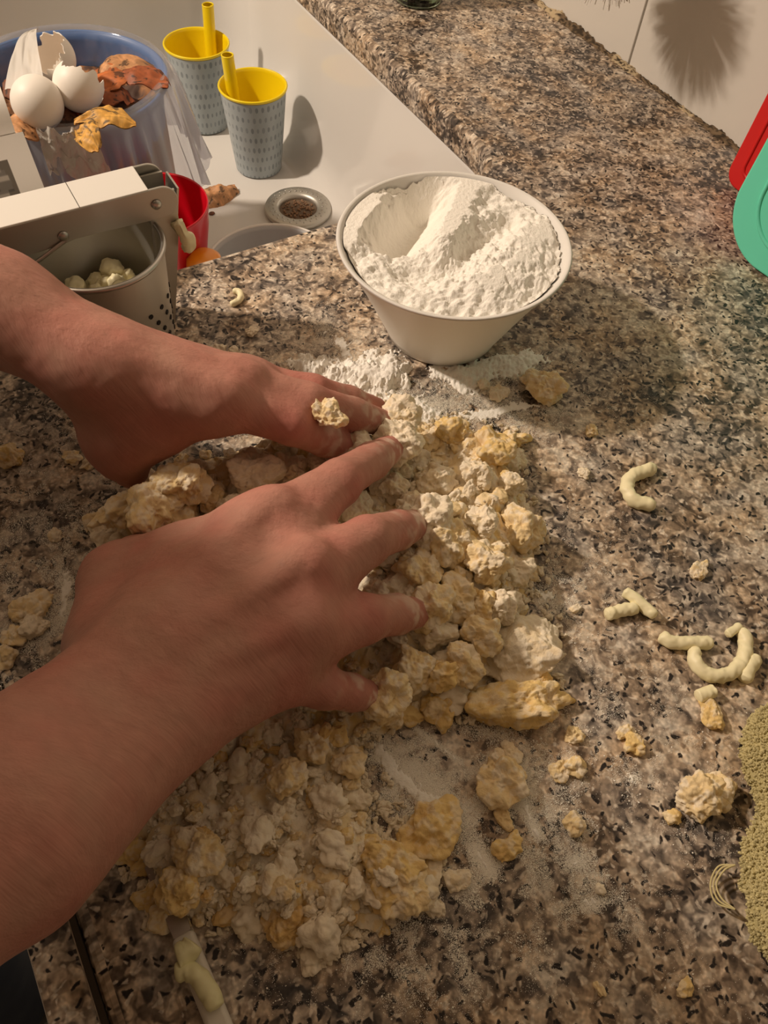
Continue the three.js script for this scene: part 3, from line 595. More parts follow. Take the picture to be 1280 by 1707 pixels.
{
  // dish brush hanging from a hook, just above the frame: only its bristle tips and its shadow show
  const t = thing('dish_brush', 'white-bristled dish brush hanging from a hook on the tiles', 'brush', [0.512, 0.130, -0.520]);
  part('handle', tube([V(0, 0.0, 0), V(0.02, 0.06, 0.004), V(0.04, 0.13, 0.006), V(0.054, 0.19, 0.008)], 0.006, 30, 12), M.whitePaint, t);
  part('hook', tube([V(0.073, 0.20, 0.008), V(0.056, 0.20, 0.008), V(0.050, 0.186, 0.008), V(0.056, 0.182, 0.008)], 0.0016, 20, 8), M.steel, t);
  part('head', new THREE.SphereGeometry(0.02, 32, 20).scale(1, 0.75, 1), M.whitePaint, t);
  const br = []; for (let i = 0; i < 1500; i++) { const u = rr(-1, 0.35), a = rnd() * 6.283, s = Math.sqrt(1 - u * u), d = V(s * Math.cos(a), u, s * Math.sin(a)); const q = new THREE.CylinderGeometry(0.0003, 0.0004, 0.03 * (0.6 + 0.75 * hash3(i, 3, 3)), 4, 1, true).translate(0, 0.016 + 0.015 * (0.6 + 0.75 * hash3(i, 3, 3)), 0); q.applyQuaternion(new THREE.Quaternion().setFromUnitVectors(V(0, 1, 0), d.add(V(rr(-0.15, 0.15), rr(-0.15, 0.15), rr(-0.15, 0.15))).normalize())); br.push(q); }
  part('bristles', mergeGeometries(br), std(0xf0ece2, 0.6), t).userData.kind = 'stuff';
  part('scraper_tip', box(-0.002, 0.002, -0.05, -0.012, -0.004, 0.004, 0.0015), M.whitePaint, t);
}
// ------------------------------------------------------------------ green towel
{
  const t = thing('terry_towel', 'olive green terry towel lying folded on the granite', 'towel');
  const caps = [
    capsule(V(0.228, 0.010, -0.001), V(0.42, 0.012, 0.03), 0.0165, 0.02), capsule(V(0.240, 0.010, -0.010), V(0.43, 0.012, -0.004), 0.0155, 0.02),
    capsule(V(0.199, 0.011, 0.033), V(0.36, 0.012, 0.10), 0.0200, 0.022), capsule(V(0.187, 0.010, 0.050), V(0.33, 0.012, 0.12), 0.0195, 0.022),
    capsule(V(0.217, 0.009, 0.015), V(0.36, 0.010, 0.05), 0.0125, 0.016),
  ];
  const base = union(caps, 0.012), sdf = (x, y, z) => Math.max(base(x, y, z) + 0.0025 * (fbm(x * 90, y * 90, z * 90, 3) - 0.5) * 2, 0.0006 - y);
  const g = netMesh(sdf, V(0.16, -0.004, -0.06), V(0.46, 0.045, 0.15), 0.0028);
  part('towel_cloth', g, M.towel, t);
  // looped pile
  const P = g.attributes.position, N = g.attributes.normal, list = [], up = V(0, 1, 0);
  for (let i = 0; i < P.count; i++) if (N.getY(i) > -0.2 && P.getX(i) < 0.33) for (let k = 0; k < 9; k++) list.push([i, k]);
  const im = new THREE.InstancedMesh(new THREE.IcosahedronGeometry(0.00055, 0).scale(1, 1.5, 1), M.towelPile, list.length); im.name = 'terry_pile'; im.userData.kind = 'stuff';
  const m4 = new THREE.Matrix4(), q4 = new THREE.Quaternion(), cc = new THREE.Color();
  list.forEach(([i], n) => {
    const d = V(N.getX(i) + rr(-0.5, 0.5), N.getY(i) + rr(-0.5, 0.5), N.getZ(i) + rr(-0.5, 0.5)).normalize(), s = rr(0.7, 1.35);
    m4.compose(V(P.getX(i) + rr(-0.0014, 0.0014), P.getY(i) + rr(-0.0004, 0.0004), P.getZ(i) + rr(-0.0014, 0.0014)), q4.setFromUnitVectors(up, d), V(s, s, s)); im.setMatrixAt(n, m4);
    im.setColorAt(n, cc.setRGB(1, 1, 1).multiplyScalar(rr(0.75, 1.1)));
  });
  t.add(im);
  for (const k of [0, 1, 2]) { const o = k * 0.0011; part('hanging_loop', tube([at(1225, 1442, 0.008), at(1198 + k * 5, 1444 + k * 3, 0.006 + o), at(1184 + k * 5, 1475, 0.003 + o), at(1193 + k * 5, 1504 - k * 3, 0.004 + o), at(1225, 1516, 0.008)], 0.0004, 40, 8), M.towelPile, t, 'thin thread loop'); }
}
// ------------------------------------------------------------------ table knife under the dough
{
  const a = at(306, 1560, 0), b = at(366, 1707, 0), d = b.clone().sub(a).normalize(), t = thing('table_knife', 'table knife with an off-white handle sticking out from under the dough', 'knife');
  const ang = Math.atan2(d.x, d.z), L = 0.10;
  const hg = new RoundedBoxGeometry(0.0092, 0.0052, L, 3, 0.0022).translate(0, 0.003, L / 2); part('handle', hg, phys(0xd9d2c4, 0.45, {}), t);
  const s = new THREE.Shape(); s.moveTo(-0.0035, 0); s.lineTo(0.0035, 0); s.lineTo(0.0075, 0.03); s.lineTo(0.0075, 0.085); s.quadraticCurveTo(0.006, 0.1, -0.002, 0.1); s.lineTo(-0.004, 0.09); s.closePath();
  part('blade', new THREE.ExtrudeGeometry(s, { depth: 0.0012, bevelEnabled: false }).rotateX(-Math.PI / 2).translate(0, 0.0022, 0), M.steel, t);
  t.position.set(a.x, 0.0003, a.z); t.rotation.y = ang;
}
// ------------------------------------------------------------------ person kneading: both arms reach over the worktop
const PALETTE = { skin: [0.45, 0.232, 0.172], red: [0.47, 0.172, 0.135] };
const skinMat = new THREE.MeshPhysicalMaterial({ vertexColors: true, roughness: 0.52, specularIntensity: 0.35, bumpMap: cloned(crumbBump, 14), bumpScale: 0.00028 });
const mid = (a, b, t = 0.5) => a.clone().lerp(b, t);
function handCaps(h) {
  const c = [], { wrist, fore, elbow, mcp, pip, dip, tip } = h;
  const along = mcp[1].clone().sub(wrist).normalize(), across = mcp[3].clone().sub(mcp[0]); across.addScaledVector(along, -across.dot(along)).normalize();
  const W0 = wrist.clone().addScaledVector(across, -0.0105), W1 = wrist.clone().addScaledVector(across, 0.0105);
  const F0 = fore.clone().addScaledVector(across, -0.008), F1 = fore.clone().addScaledVector(across, 0.008);
  c.push(capsule(elbow, fore, 0.044, h.rf ?? 0.030), capsule(F0, W0, h.rf ?? 0.026, 0.0195), capsule(F1, W1, h.rf ?? 0.026, 0.0195));
  for (let i = 0; i < 4; i++) {
    const root = W0.clone().lerp(W1, i / 3);
    c.push({ ...capsule(root, mcp[i], 0.0175, [0.0136, 0.0138, 0.0132, 0.0122][i]), k: 0.010 });
    const r = h.rad ?? [0.0102, 0.0105, 0.0100, 0.0088];
    c.push({ ...capsule(mcp[i], pip[i], r[i] * 1.16, r[i] * 1.0), k: 0.006 }, { ...capsule(pip[i], dip[i], r[i] * 1.02, r[i] * 0.9), k: 0.003 }, { ...capsule(dip[i], tip[i], r[i] * 0.9, r[i] * 0.76), k: 0.003 });
    // knuckle and extensor tendon
    const up = h.back; c.push({ ...capsule(mcp[i].clone().addScaledVector(up, 0.0075), mcp[i].clone().addScaledVector(up, 0.0078).addScaledVector(along, 0.003), 0.0075, 0.007), k: 0.010 });
    const ta = mid(root, mcp[i], 0.28).addScaledVector(up, 0.0146), tb = mcp[i].clone().addScaledVector(up, 0.0122).addScaledVector(along, -0.006); c.push({ ...capsule(ta, tb, 0.0026, 0.0044), k: 0.0045 });
  }
  for (let i = 0; i < 3; i++) c.push({ ...capsule(mid(mcp[i], mcp[i + 1], 0.5), mid(pip[i], mid(mcp[i], pip[i + 1], 0.8), 0.16), 0.0105, 0.006), k: 0.008 });
  const th = h.thumb; // root, joint, joint, tip
  c.push({ ...capsule(th[0], th[1], 0.0190, 0.0155), k: 0.016 }, { ...capsule(th[2], mid(mcp[0], th[1], 0.25), 0.0105, 0.0125), k: 0.016 }, { ...capsule(th[1], th[2], 0.0132, 0.0118), k: 0.007 }, { ...capsule(th[2], th[3], 0.0118, 0.0088), k: 0.004 });
  c.push({ ...capsule(mid(W0, mcp[0], 0.25), mid(th[1], mcp[0], 0.35), 0.0165, 0.0115), k: 0.016 }, { ...capsule(th[1], mid(mcp[0], wrist, 0.35), 0.0115, 0.0125), k: 0.014 });
  return c;
}
const R = {
  wrist: at(222, 1180, 0.078), fore: at(0, 1372, 0.098),
  mcp: [at(452, 868, 0.072), at(505, 958, 0.076), at(508, 1052, 0.070), at(462, 1128, 0.060)],
  pip: [at(565, 802, 0.064), at(612, 900, 0.064), at(608, 1030, 0.055), at(540, 1146, 0.046)],
  dip: [at(620, 768, 0.048), at(660, 884, 0.048), at(660, 1024, 0.040), at(585, 1154, 0.034)],
  tip: [at(652, 748, 0.034), at(690, 876, 0.034), at(692, 1022, 0.027), at(616, 1160, 0.022)],
  thumb: [at(186, 1078, 0.062), at(198, 970, 0.048), at(232, 938, 0.034), at(295, 925, 0.024)], back: V(-0.1, 1, 0.05).normalize(), rf: 0.0275,
};
R.elbow = R.wrist.clone().addScaledVector(R.fore.clone().sub(R.wrist).normalize(), 0.235); R.elbow.y = 0.17;
const L = {
  wrist: at(142, 592, 0.082), fore: at(0, 514, 0.098),
  mcp: [at(372, 672, 0.074), at(402, 646, 0.068), at(415, 640, 0.054), at(412, 640, 0.040)],
  pip: [at(484, 708, 0.062), at(515, 672, 0.063), at(522, 654, 0.050), at(492, 646, 0.037)],
  dip: [at(540, 732, 0.045), at(588, 690, 0.048), at(582, 668, 0.038), at(538, 656, 0.030)],
  tip: [at(584, 752, 0.030), at(640, 706, 0.032), at(626, 682, 0.027), at(575, 664, 0.022)],
  thumb: [at(178, 652, 0.068), at(192, 718, 0.052), at(205, 757, 0.042), at(218, 786, 0.032)], back: V(-0.05, 1, 0.12).normalize(), rf: 0.0232, rad: [0.0096, 0.0094, 0.0088, 0.0080],
};
L.elbow = L.wrist.clone().addScaledVector(L.fore.clone().sub(L.wrist).normalize(), 0.235); L.elbow.y = 0.165;
const shoulderR = V(-0.285, 0.50, 0.03), shoulderL = V(-0.285, 0.50, -0.35), chest = V(-0.305, 0.36, -0.16), pelvis = V(-0.30, 0.07, -0.16), neck = V(-0.285, 0.565, -0.16), headC = V(-0.245, 0.675, -0.16);
function armGeo(h) {
  const caps = handCaps(h), f = union(caps, 0.012), lo = V(9, 9, 9), hi = V(-9, -9, -9);
  for (const c of caps) for (const p of [c.a, c.b]) { lo.min(p); hi.max(p); }
  const dirX = (c) => capDist(c, 0, 0, 0);
  lo.subScalar(0.05); hi.addScalar(0.05); lo.y = Math.max(lo.y, 0.004);
  // skin folds over the knuckles and slight unevenness
  const wavy = (x, y, z) => f(x, y, z) + 0.0007 * (fbm(x * 160, y * 160, z * 160, 2) - 0.5);
  const kn = [...h.mcp, ...h.pip, ...h.tip, h.thumb[2], h.thumb[3]];
  return netMesh(wavy, lo, hi, 0.0024, (x, y, z) => {
    let r = 0; for (const q of kn) r = Math.max(r, Math.exp(-((x - q.x) ** 2 + (y - q.y) ** 2 + (z - q.z) ** 2) / 0.0003));
    const n = fbm(x * 70, y * 70, z * 70, 3), k = clamp(0.25 + r * 0.45 + (n - 0.5) * 1.1), b = 0.9 + 0.2 * fbm(x * 300, y * 300, z * 300, 2);
    let fl = 0; for (const q of h.tip) fl = Math.max(fl, sstep(0.045, 0.0, Math.hypot(x - q.x, y - q.y, z - q.z)));
    const dust = fl * sstep(0.5, 0.62, fbm(x * 210, y * 210, z * 210 + 7, 3)) * 0.6;
    return [0, 1, 2].map((i) => lerp(lerp(PALETTE.skin[i], PALETTE.red[i], k) * b, [0.82, 0.72, 0.58][i], dust));
  });
}
{
  const person = thing('person', 'person with bare forearms pressing both hands into the crumbly dough', 'person');
  // trunk, upper arms, neck, head, legs as one coarser surface that runs on into the forearms
  const torso = [capsule(pelvis, chest, 0.125, 0.13), capsule(mid(shoulderL, shoulderR, 0.14), mid(shoulderL, shoulderR, 0.86), 0.07, 0.07), capsule(V(chest.x, 0.40, chest.z - 0.06), V(chest.x, 0.40, chest.z + 0.06), 0.12, 0.12)];
  const body = [...torso, capsule(neck, headC, 0.056, 0.055), capsule(shoulderR, R.elbow, 0.052, 0.0435), capsule(shoulderL, L.elbow, 0.052, 0.0435), capsule(R.elbow, mid(R.elbow, R.fore, 0.35), 0.0435, 0.039), capsule(L.elbow, mid(L.elbow, L.fore, 0.35), 0.0435, 0.039),
    capsule(headC.clone().add(V(-0.015, 0.03, 0)), headC.clone().add(V(0.0, 0.015, 0)), 0.088, 0.082), capsule(headC.clone().add(V(0.03, -0.035, 0)), headC.clone().add(V(0.045, -0.065, 0)), 0.055, 0.036),
    capsule(headC.clone().add(V(0.085, 0.0, 0)), headC.clone().add(V(0.105, -0.03, 0)), 0.010, 0.015), capsule(headC.clone().add(V(-0.01, 0.005, 0.085)), headC.clone().add(V(-0.012, -0.03, 0.088)), 0.014, 0.01), capsule(headC.clone().add(V(-0.01, 0.005, -0.085)), headC.clone().add(V(-0.012, -0.03, -0.088)), 0.014, 0.01)];
  const f = union(body, 0.03);
  const bodyGeo = netMesh(f, V(-0.52, -0.12, -0.62), V(-0.05, 0.82, 0.22), 0.011, () => PALETTE.skin);
  part('body', mergeGeometries([bodyGeo, armGeo(R), armGeo(L)]), skinMat, person, 'bare tanned forearms and hands');
  const shirt = [...torso.map((c) => capsule(c.a, c.b, c.ra + 0.008, c.rb + 0.008)), capsule(shoulderR, mid(shoulderR, R.elbow, 0.5), 0.066, 0.064), capsule(shoulderL, mid(shoulderL, L.elbow, 0.5), 0.066, 0.064)], fs = union(shirt, 0.03);
  part('shirt', netMesh((x, y, z) => fs(x, y, z) + 0.006 * (fbm(x * 18, y * 12, z * 18, 3) - 0.5), V(-0.52, -0.12, -0.62), V(-0.05, 0.64, 0.24), 0.011), std(0x1d2430, 0.9), person, 'dark blue short-sleeved shirt');
  const legs = [], ft = [];
  for (const s of [-1, 1]) { const z = pelvis.z + s * 0.09; legs.push(capsule(V(pelvis.x, 0.0, z), V(pelvis.x + 0.02, -0.42, z + s * 0.015), 0.098, 0.068), capsule(V(pelvis.x + 0.02, -0.42, z + s * 0.015), V(pelvis.x - 0.01, -0.82, z + s * 0.02), 0.068, 0.056)); ft.push([pelvis.x - 0.01, z + s * 0.02]); }
  const fl = union(legs, 0.03);
  part('trousers', netMesh((x, y, z) => fl(x, y, z) + 0.008 * (fbm(x * 14, y * 10, z * 14, 3) - 0.5), V(-0.5, -0.9, -0.45), V(-0.12, 0.12, 0.12), 0.014), std(0x1c2536, 0.95), person, 'dark blue trousers');
  for (const [x, z] of ft) { const sh = [capsule(V(x - 0.03, -0.862, z), V(x + 0.15, -0.868, z), 0.042, 0.03), capsule(V(x - 0.02, -0.85, z), V(x + 0.03, -0.83, z), 0.045, 0.05)], fh = union(sh, 0.03); part('shoe', netMesh((a, b, c) => Math.max(fh(a, b, c), -0.898 - b), V(x - 0.1, -0.91, z - 0.08), V(x + 0.22, -0.75, z + 0.08), 0.009), std(0x2b2622, 0.7), person); }
  const hr = [capsule(headC.clone().add(V(-0.03, 0.045, 0)), headC.clone().add(V(0.0, 0.05, 0)), 0.093, 0.082), capsule(headC.clone().add(V(-0.05, 0.0, 0)), headC.clone().add(V(-0.05, -0.03, 0)), 0.075, 0.06)], fr = union(hr, 0.02);
  part('hair', netMesh((x, y, z) => fr(x, y, z) + 0.004 * (fbm(x * 90, y * 30, z * 90, 2) - 0.5), V(-0.42, 0.55, -0.3), V(-0.1, 0.85, -0.02), 0.009), std(0x221812, 0.8), person, 'short dark hair');
  for (const s of [-1, 1]) { const e = part('eye', new THREE.SphereGeometry(0.0115, 20, 14), phys(0xe8e2da, 0.2, {}), person); e.position.copy(headC).add(V(0.071, 0.008, s * 0.031)); part('iris', new THREE.SphereGeometry(0.0055, 14, 10), std(0x2a1a10, 0.3), e).position.set(0.0075, -0.002, 0); }
  part('mouth', new THREE.CapsuleGeometry(0.005, 0.034, 6, 12).rotateX(Math.PI / 2).scale(0.8, 0.8, 1), std(0x8a4038, 0.5), person).position.copy(headC).add(V(0.075, -0.062, 0));
}
// ------------------------------------------------------------------ crumbly potato dough
const poly = (list, y = 0) => list.map(([a, b]) => at(a, b, y));
const regionA = [[560, 690], [640, 655], [720, 700], [765, 695], [860, 720], [882, 830], [905, 900], [890, 985], [868, 1040], [935, 1090], [930, 1185], [790, 1195], [700, 1200], [615, 1230], [500, 1190], [560, 1100], [640, 950], [600, 800]];
const regionB = [[355, 1265], [500, 1195], [600, 1225], [618, 1330], [640, 1395], [690, 1400], [735, 1440], [730, 1515], [615, 1555], [545, 1600], [480, 1565], [380, 1540], [250, 1540], [240, 1470], [195, 1410], [265, 1350]];
const regionC = [[170, 840], [235, 815], [285, 765], [400, 735], [560, 735], [640, 740], [480, 830], [330, 870], [150, 918]];
const heapPoly = poly([[575, 690], [640, 665], [720, 705], [765, 705], [850, 730], [870, 830], [893, 900], [880, 985], [850, 1050], [800, 1150], [760, 1180], [690, 1195], [605, 1235], [608, 1330], [625, 1395], [690, 1420], [722, 1450], [715, 1505], [605, 1540], [540, 1585], [480, 1550], [380, 1525], [262, 1525], [255, 1470], [215, 1410], [180, 1300], [140, 1100], [150, 930], [185, 850], [240, 820], [290, 775], [400, 745], [540, 700]], 0.004);
const domes = [];
for (let i = 0; i < 9000 && domes.length < 1500; i++) { const x = rr(-0.08, 0.24), z = rr(-0.3, -0.02), d = polyDist(heapPoly, x, z); if (d > 0.002) domes.push([x, z, lerp(0.0016, 0.008, rnd() ** 2), rr(0.6, 1.5)]); }
const ridgeLine = [at(330, 870, 0), at(640, 980, 0), at(760, 930, 0)];
function heap(x, z) {
  const d = polyDist(heapPoly, x, z);
  if (d < -0.006) return -0.0015;
  let b = 0.0095 * sstep(-0.003, 0.016, d) + 0.014 * Math.exp(-((Math.min(segDist(ridgeLine[0], ridgeLine[1], x, z), segDist(ridgeLine[1], ridgeLine[2], x, z)) / 0.03) ** 2)) * sstep(0, 0.025, d), top = 0;
  for (const [cx, cz, r, s] of domes) { const q = ((x - cx) ** 2 + (z - cz) ** 2) / (r * r); if (q < 1) top = Math.max(top, Math.sqrt(1 - q) * r * s * 0.75); }
  const n = fbm(x * 330, 2, z * 330, 4) - 0.5;
  return b + top * sstep(-0.001, 0.006, d) + n * 0.0055 * sstep(-0.003, 0.004, d) - 0.0015 * sstep(0.002, -0.006, d);
}
const FLOURY = [0.86, 0.76, 0.60], CREAM = [0.83, 0.66, 0.40], YELLOW = [0.80, 0.58, 0.25], AMBER = [0.62, 0.37, 0.13];
const mix3 = (a, b, t) => a.map((q, i) => lerp(q, b[i], t));
const doughMat = new THREE.MeshPhysicalMaterial({ vertexColors: true, roughness: 0.85, specularIntensity: 0.3, bumpMap: cloned(crumbBump, 22), bumpScale: 0.00035 });
{
  const b = [9, -9, 9, -9]; for (const p of heapPoly) { b[0] = Math.min(b[0], p.x); b[1] = Math.max(b[1], p.x); b[2] = Math.min(b[2], p.z); b[3] = Math.max(b[3], p.z); }
  const g = heightMesh(b[0] - 0.01, b[1] + 0.01, b[2] - 0.01, b[3] + 0.01, 0.0013, heap, (x, z) => { const n = fbm(x * 75, 4, z * 75, 3), m = fbm(x * 260, 8, z * 260, 3); return mix3(mix3(CREAM, YELLOW, sstep(0.5, 0.68, n)), FLOURY, sstep(0.42, 0.58, m)); });
  single('dough_heap', g, doughMat, 'broad heap of crumbly floured potato dough under the hands', 'dough', null, 'stuff');
}
// crumb shapes: knobbly closed lumps shared by all crumbs
const LUMPS = [0, 1, 2, 3].map((t) => [0, 1, 2, 3, 4, 5, 6, 7].map((i) => crumbGeo(0.005, [1.1, 0.8, 0.95], t, 10, t * 10 + i + 1).scale(200, 200, 200)));
// one crumbly lump modelled at its own size: an ellipsoid roughened along its normals
function crumbGeo(r, s, tone, detail, sd) {
  const g0 = new THREE.IcosahedronGeometry(1, detail); g0.deleteAttribute('uv'); g0.deleteAttribute('normal'); const g = mergeVertices(g0, 1e-4), p = g.attributes.position, col = [], uv = [], o = sd * 1.37;
  for (let i = 0; i < p.count; i++) {
    const x = p.getX(i), y = p.getY(i), z = p.getZ(i), n = V(x / s[0], y / s[1], z / s[2]).normalize(), k = 1 + 0.6 * (fbm(x * 1.3 + o, y * 1.3, z * 1.3 + 2, 2) - 0.5) * 2;
    const X = x * r * s[0] * k * 0.86, Y = y * r * s[1] * k * 0.86, Z = z * r * s[2] * k * 0.86;
    const A = Math.min(0.0042, r * 0.55), b1 = fbm(X * 230 + o, Y * 230, Z * 230, 2) - 0.42, b2 = 1 - Math.abs(2 * noise3(X * 520 + o, Y * 520, Z * 520 + 5) - 1), b3 = noise3(X * 1200 + o, Y * 1200, Z * 1200) - 0.5, e = A * (1.1 * b1 + 0.30 * (b2 - 0.5)) + Math.min(0.0006, r * 0.1) * b3 * 1.6;
    p.setXYZ(i, X + n.x * e, Y + n.y * e, Z + n.z * e);
    const q = fbm(X * 160 + o, Y * 160, Z * 160 + 4, 3), f = fbm(X * 380 + o, Y * 380 + 9, Z * 380, 3);
    let c = tone === 0 ? mix3(CREAM, FLOURY, 0.8) : tone === 1 ? mix3(CREAM, YELLOW, 0.25) : tone === 2 ? YELLOW : mix3(YELLOW, AMBER, 0.5);
    c = mix3(c, tone === 2 || tone === 3 ? AMBER : YELLOW, 0.3 * sstep(0.5, 0.66, q)); c = mix3(c, FLOURY, [0.9, 0.75, 0.5, 0.3][tone] * sstep(0.46, 0.6, f)); col.push(...c); uv.push(X + Y * 0.4, Z + Y * 0.8);
  }
  g.setAttribute('color', new THREE.Float32BufferAttribute(col, 3)); g.setAttribute('uv', new THREE.Float32BufferAttribute(uv, 2)); g.computeVertexNormals(); return g;
}
let pick = 0;
function lump(name, pos, r, tone, label, category, group, scl = [1, 0.75, 1], rot, own) {
  const solo = own || r > 0.0075, m = single(name, solo ? crumbGeo(r, scl, tone, r > 0.0075 ? 20 : 12, 300 + pick++) : LUMPS[tone][pick++ % 8], doughMat, label, category, group);
  m.position.copy(pos); if (!solo) m.scale.set(r * scl[0], r * scl[1], r * scl[2]); m.rotation.set(rot === undefined ? rr(-0.5, 0.5) : 0, rot === undefined ? rr(0, 6.28) : rot, rot === undefined ? rr(-0.5, 0.5) : 0); return m;
}
const onHeap = (px, py, lift = 0) => { let y = 0.012, p; for (let i = 0; i < 4; i++) { p = at(px, py, y); y = Math.max(0, heap(p.x, p.z)) + lift; } return at(px, py, y); };
const along = (x0, y0, x1, y1) => { const a = at(x0, y0), b = at(x1, y1); return Math.atan2(a.z - b.z, b.x - a.x); };
// [x, y, radius m, tone, stretch, turn, label, lift]
const big = [
  [752, 722, 0.0105, 2, [1, 0.9, 1], 0, 'rounded yellow lump of dough at the top of the heap beside the flour'],
  [818, 752, 0.0135, 2, [1, 0.8, 1.1], 0.4, 'largest yellow lump of dough on the bowl side of the heap'],
  [853, 776, 0.0055, 0, [1, 0.9, 1.2], 0.2, 'small white floured crumb stuck to the largest yellow lump'],
  [850, 810, 0.0085, 0], [796, 790, 0.0085, 0], [872, 880, 0.0125, 1, [1.1, 0.8, 1], 0.3, 'pale yellow knobbly lump on the outer edge of the heap'],
  [800, 868, 0.009, 0], [720, 800, 0.011, 0], [690, 850, 0.011, 0], [640, 782, 0.010, 0], [610, 752, 0.008, 0], [750, 905, 0.011, 1], [808, 935, 0.012, 1], [856, 952, 0.010, 0], [705, 955, 0.012, 1], [765, 1000, 0.012, 1], [832, 1012, 0.009, 0],
  [868, 1092, 0.0175, 0, [1.25, 0.5, 0.95], along(800, 1110, 945, 1075), 'broad flat floury clump of dough at the edge of the heap'],
  [866, 1176, 0.0205, 2, [1.3, 0.45, 0.5], along(775, 1190, 945, 1165), 'long yellow slab of dough lying by the floury clump'],
  [735, 1180, 0.0085, 2], [690, 1112, 0.010, 1], [770, 1105, 0.010, 1], [645, 1185, 0.010, 1], [715, 1050, 0.011, 0], [800, 1060, 0.010, 1], [668, 985, 0.009, 0],
  [250, 846, 0.014, 1, , , 'big cream clump pinched by the thumb of the left hand', 0.014], [306, 800, 0.0135, 1, , , 'tall cream clump standing between thumb and palm', 0.016], [205, 846, 0.010, 1, [1.5, 0.7, 0.8], 0.2, 'pointed cream clump jutting out from between the hands', 0.012], [425, 790, 0.0145, 0, , , 'big floury clump under the palm of the left hand', 0.010], [385, 850, 0.008, 0], [350, 830, 0.009, 1], [480, 790, 0.010, 0], [540, 770, 0.009, 0], [180, 890, 0.010, 0], [300, 862, 0.012, 1], [545, 880, 0.007, 2, [1.6, 0.6, 0.6], 0.6, 'yellow strand of potato caught between two fingers'], [600, 850, 0.009, 0], [650, 810, 0.009, 0],
  [715, 1378, 0.0125, 2, [1.15, 0.5, 0.9], along(680, 1420, 750, 1350), 'flat yellow flap of dough reaching over the flour streak'],
  [655, 1440, 0.0115, 2, [1.2, 0.6, 0.8], along(620, 1420, 690, 1470)], [672, 1490, 0.009, 1], [705, 1500, 0.006, 0], [725, 1515, 0.0045, 0], [640, 1490, 0.007, 2],
  [482, 1540, 0.0085, 3, [1.2, 0.55, 0.9], 0.1, 'amber lump of dough at the bottom of the heap'], [540, 1560, 0.0075, 0], [520, 1598, 0.0055, 0], [415, 1535, 0.0075, 0], [300, 1480, 0.0085, 2], [275, 1530, 0.006, 1], [330, 1420, 0.0095, 1], [250, 1500, 0.0055, 2], [560, 1410, 0.0075, 0, [0.9, 0.7, 1.3]], [590, 1330, 0.006, 0], [545, 1330, 0.007, 0], [470, 1300, 0.0085, 1], [400, 1280, 0.0075, 0], [450, 1470, 0.006, 0], [590, 1475, 0.0055, 0], [225, 1420, 0.0065, 2], [520, 1240, 0.008, 1], [430, 1390, 0.0065, 0], [580, 1270, 0.007, 1],
];
for (const [px, py, r, tone, s, turn, label, lift] of big) lump('dough_lump', onHeap(px, py, r * 0.25 + (lift ?? 0)), r, tone, label ?? `large ${['floury', 'cream coloured', 'yellow', 'amber'][tone]} lump of dough ${py > 1215 ? 'in the part of the heap by the knife' : px < 560 ? 'piled between the two hands' : 'in the heap beyond the fingertips'}`, 'dough', label ? undefined : 'large lumps in the dough heap', s ?? [1, 0.75, 1], turn);
for (const [q, dx, dy, r, tone, who] of [[R.tip[0], 0.006, -0.002, 0.0105, 0, 'index finger of the right hand'], [R.tip[1], 0.008, 0.0, 0.011, 0, 'middle finger of the right hand'], [R.tip[2], 0.008, 0.002, 0.0105, 1, 'ring finger of the right hand'], [R.tip[3], 0.007, 0.003, 0.010, 1, 'little finger of the right hand'], [L.tip[0], 0.004, 0.006, 0.010, 0, 'index finger of the left hand'], [L.tip[1], 0.009, 0.002, 0.010, 0, 'middle finger of the left hand']])
  lump('dough_lump', V(q.x + dx, q.y + 0.001, q.z + dy), r, tone, `crumbly clump of dough pressed by the ${who}`, 'dough', undefined, [1.15, 0.95, 1.05]);
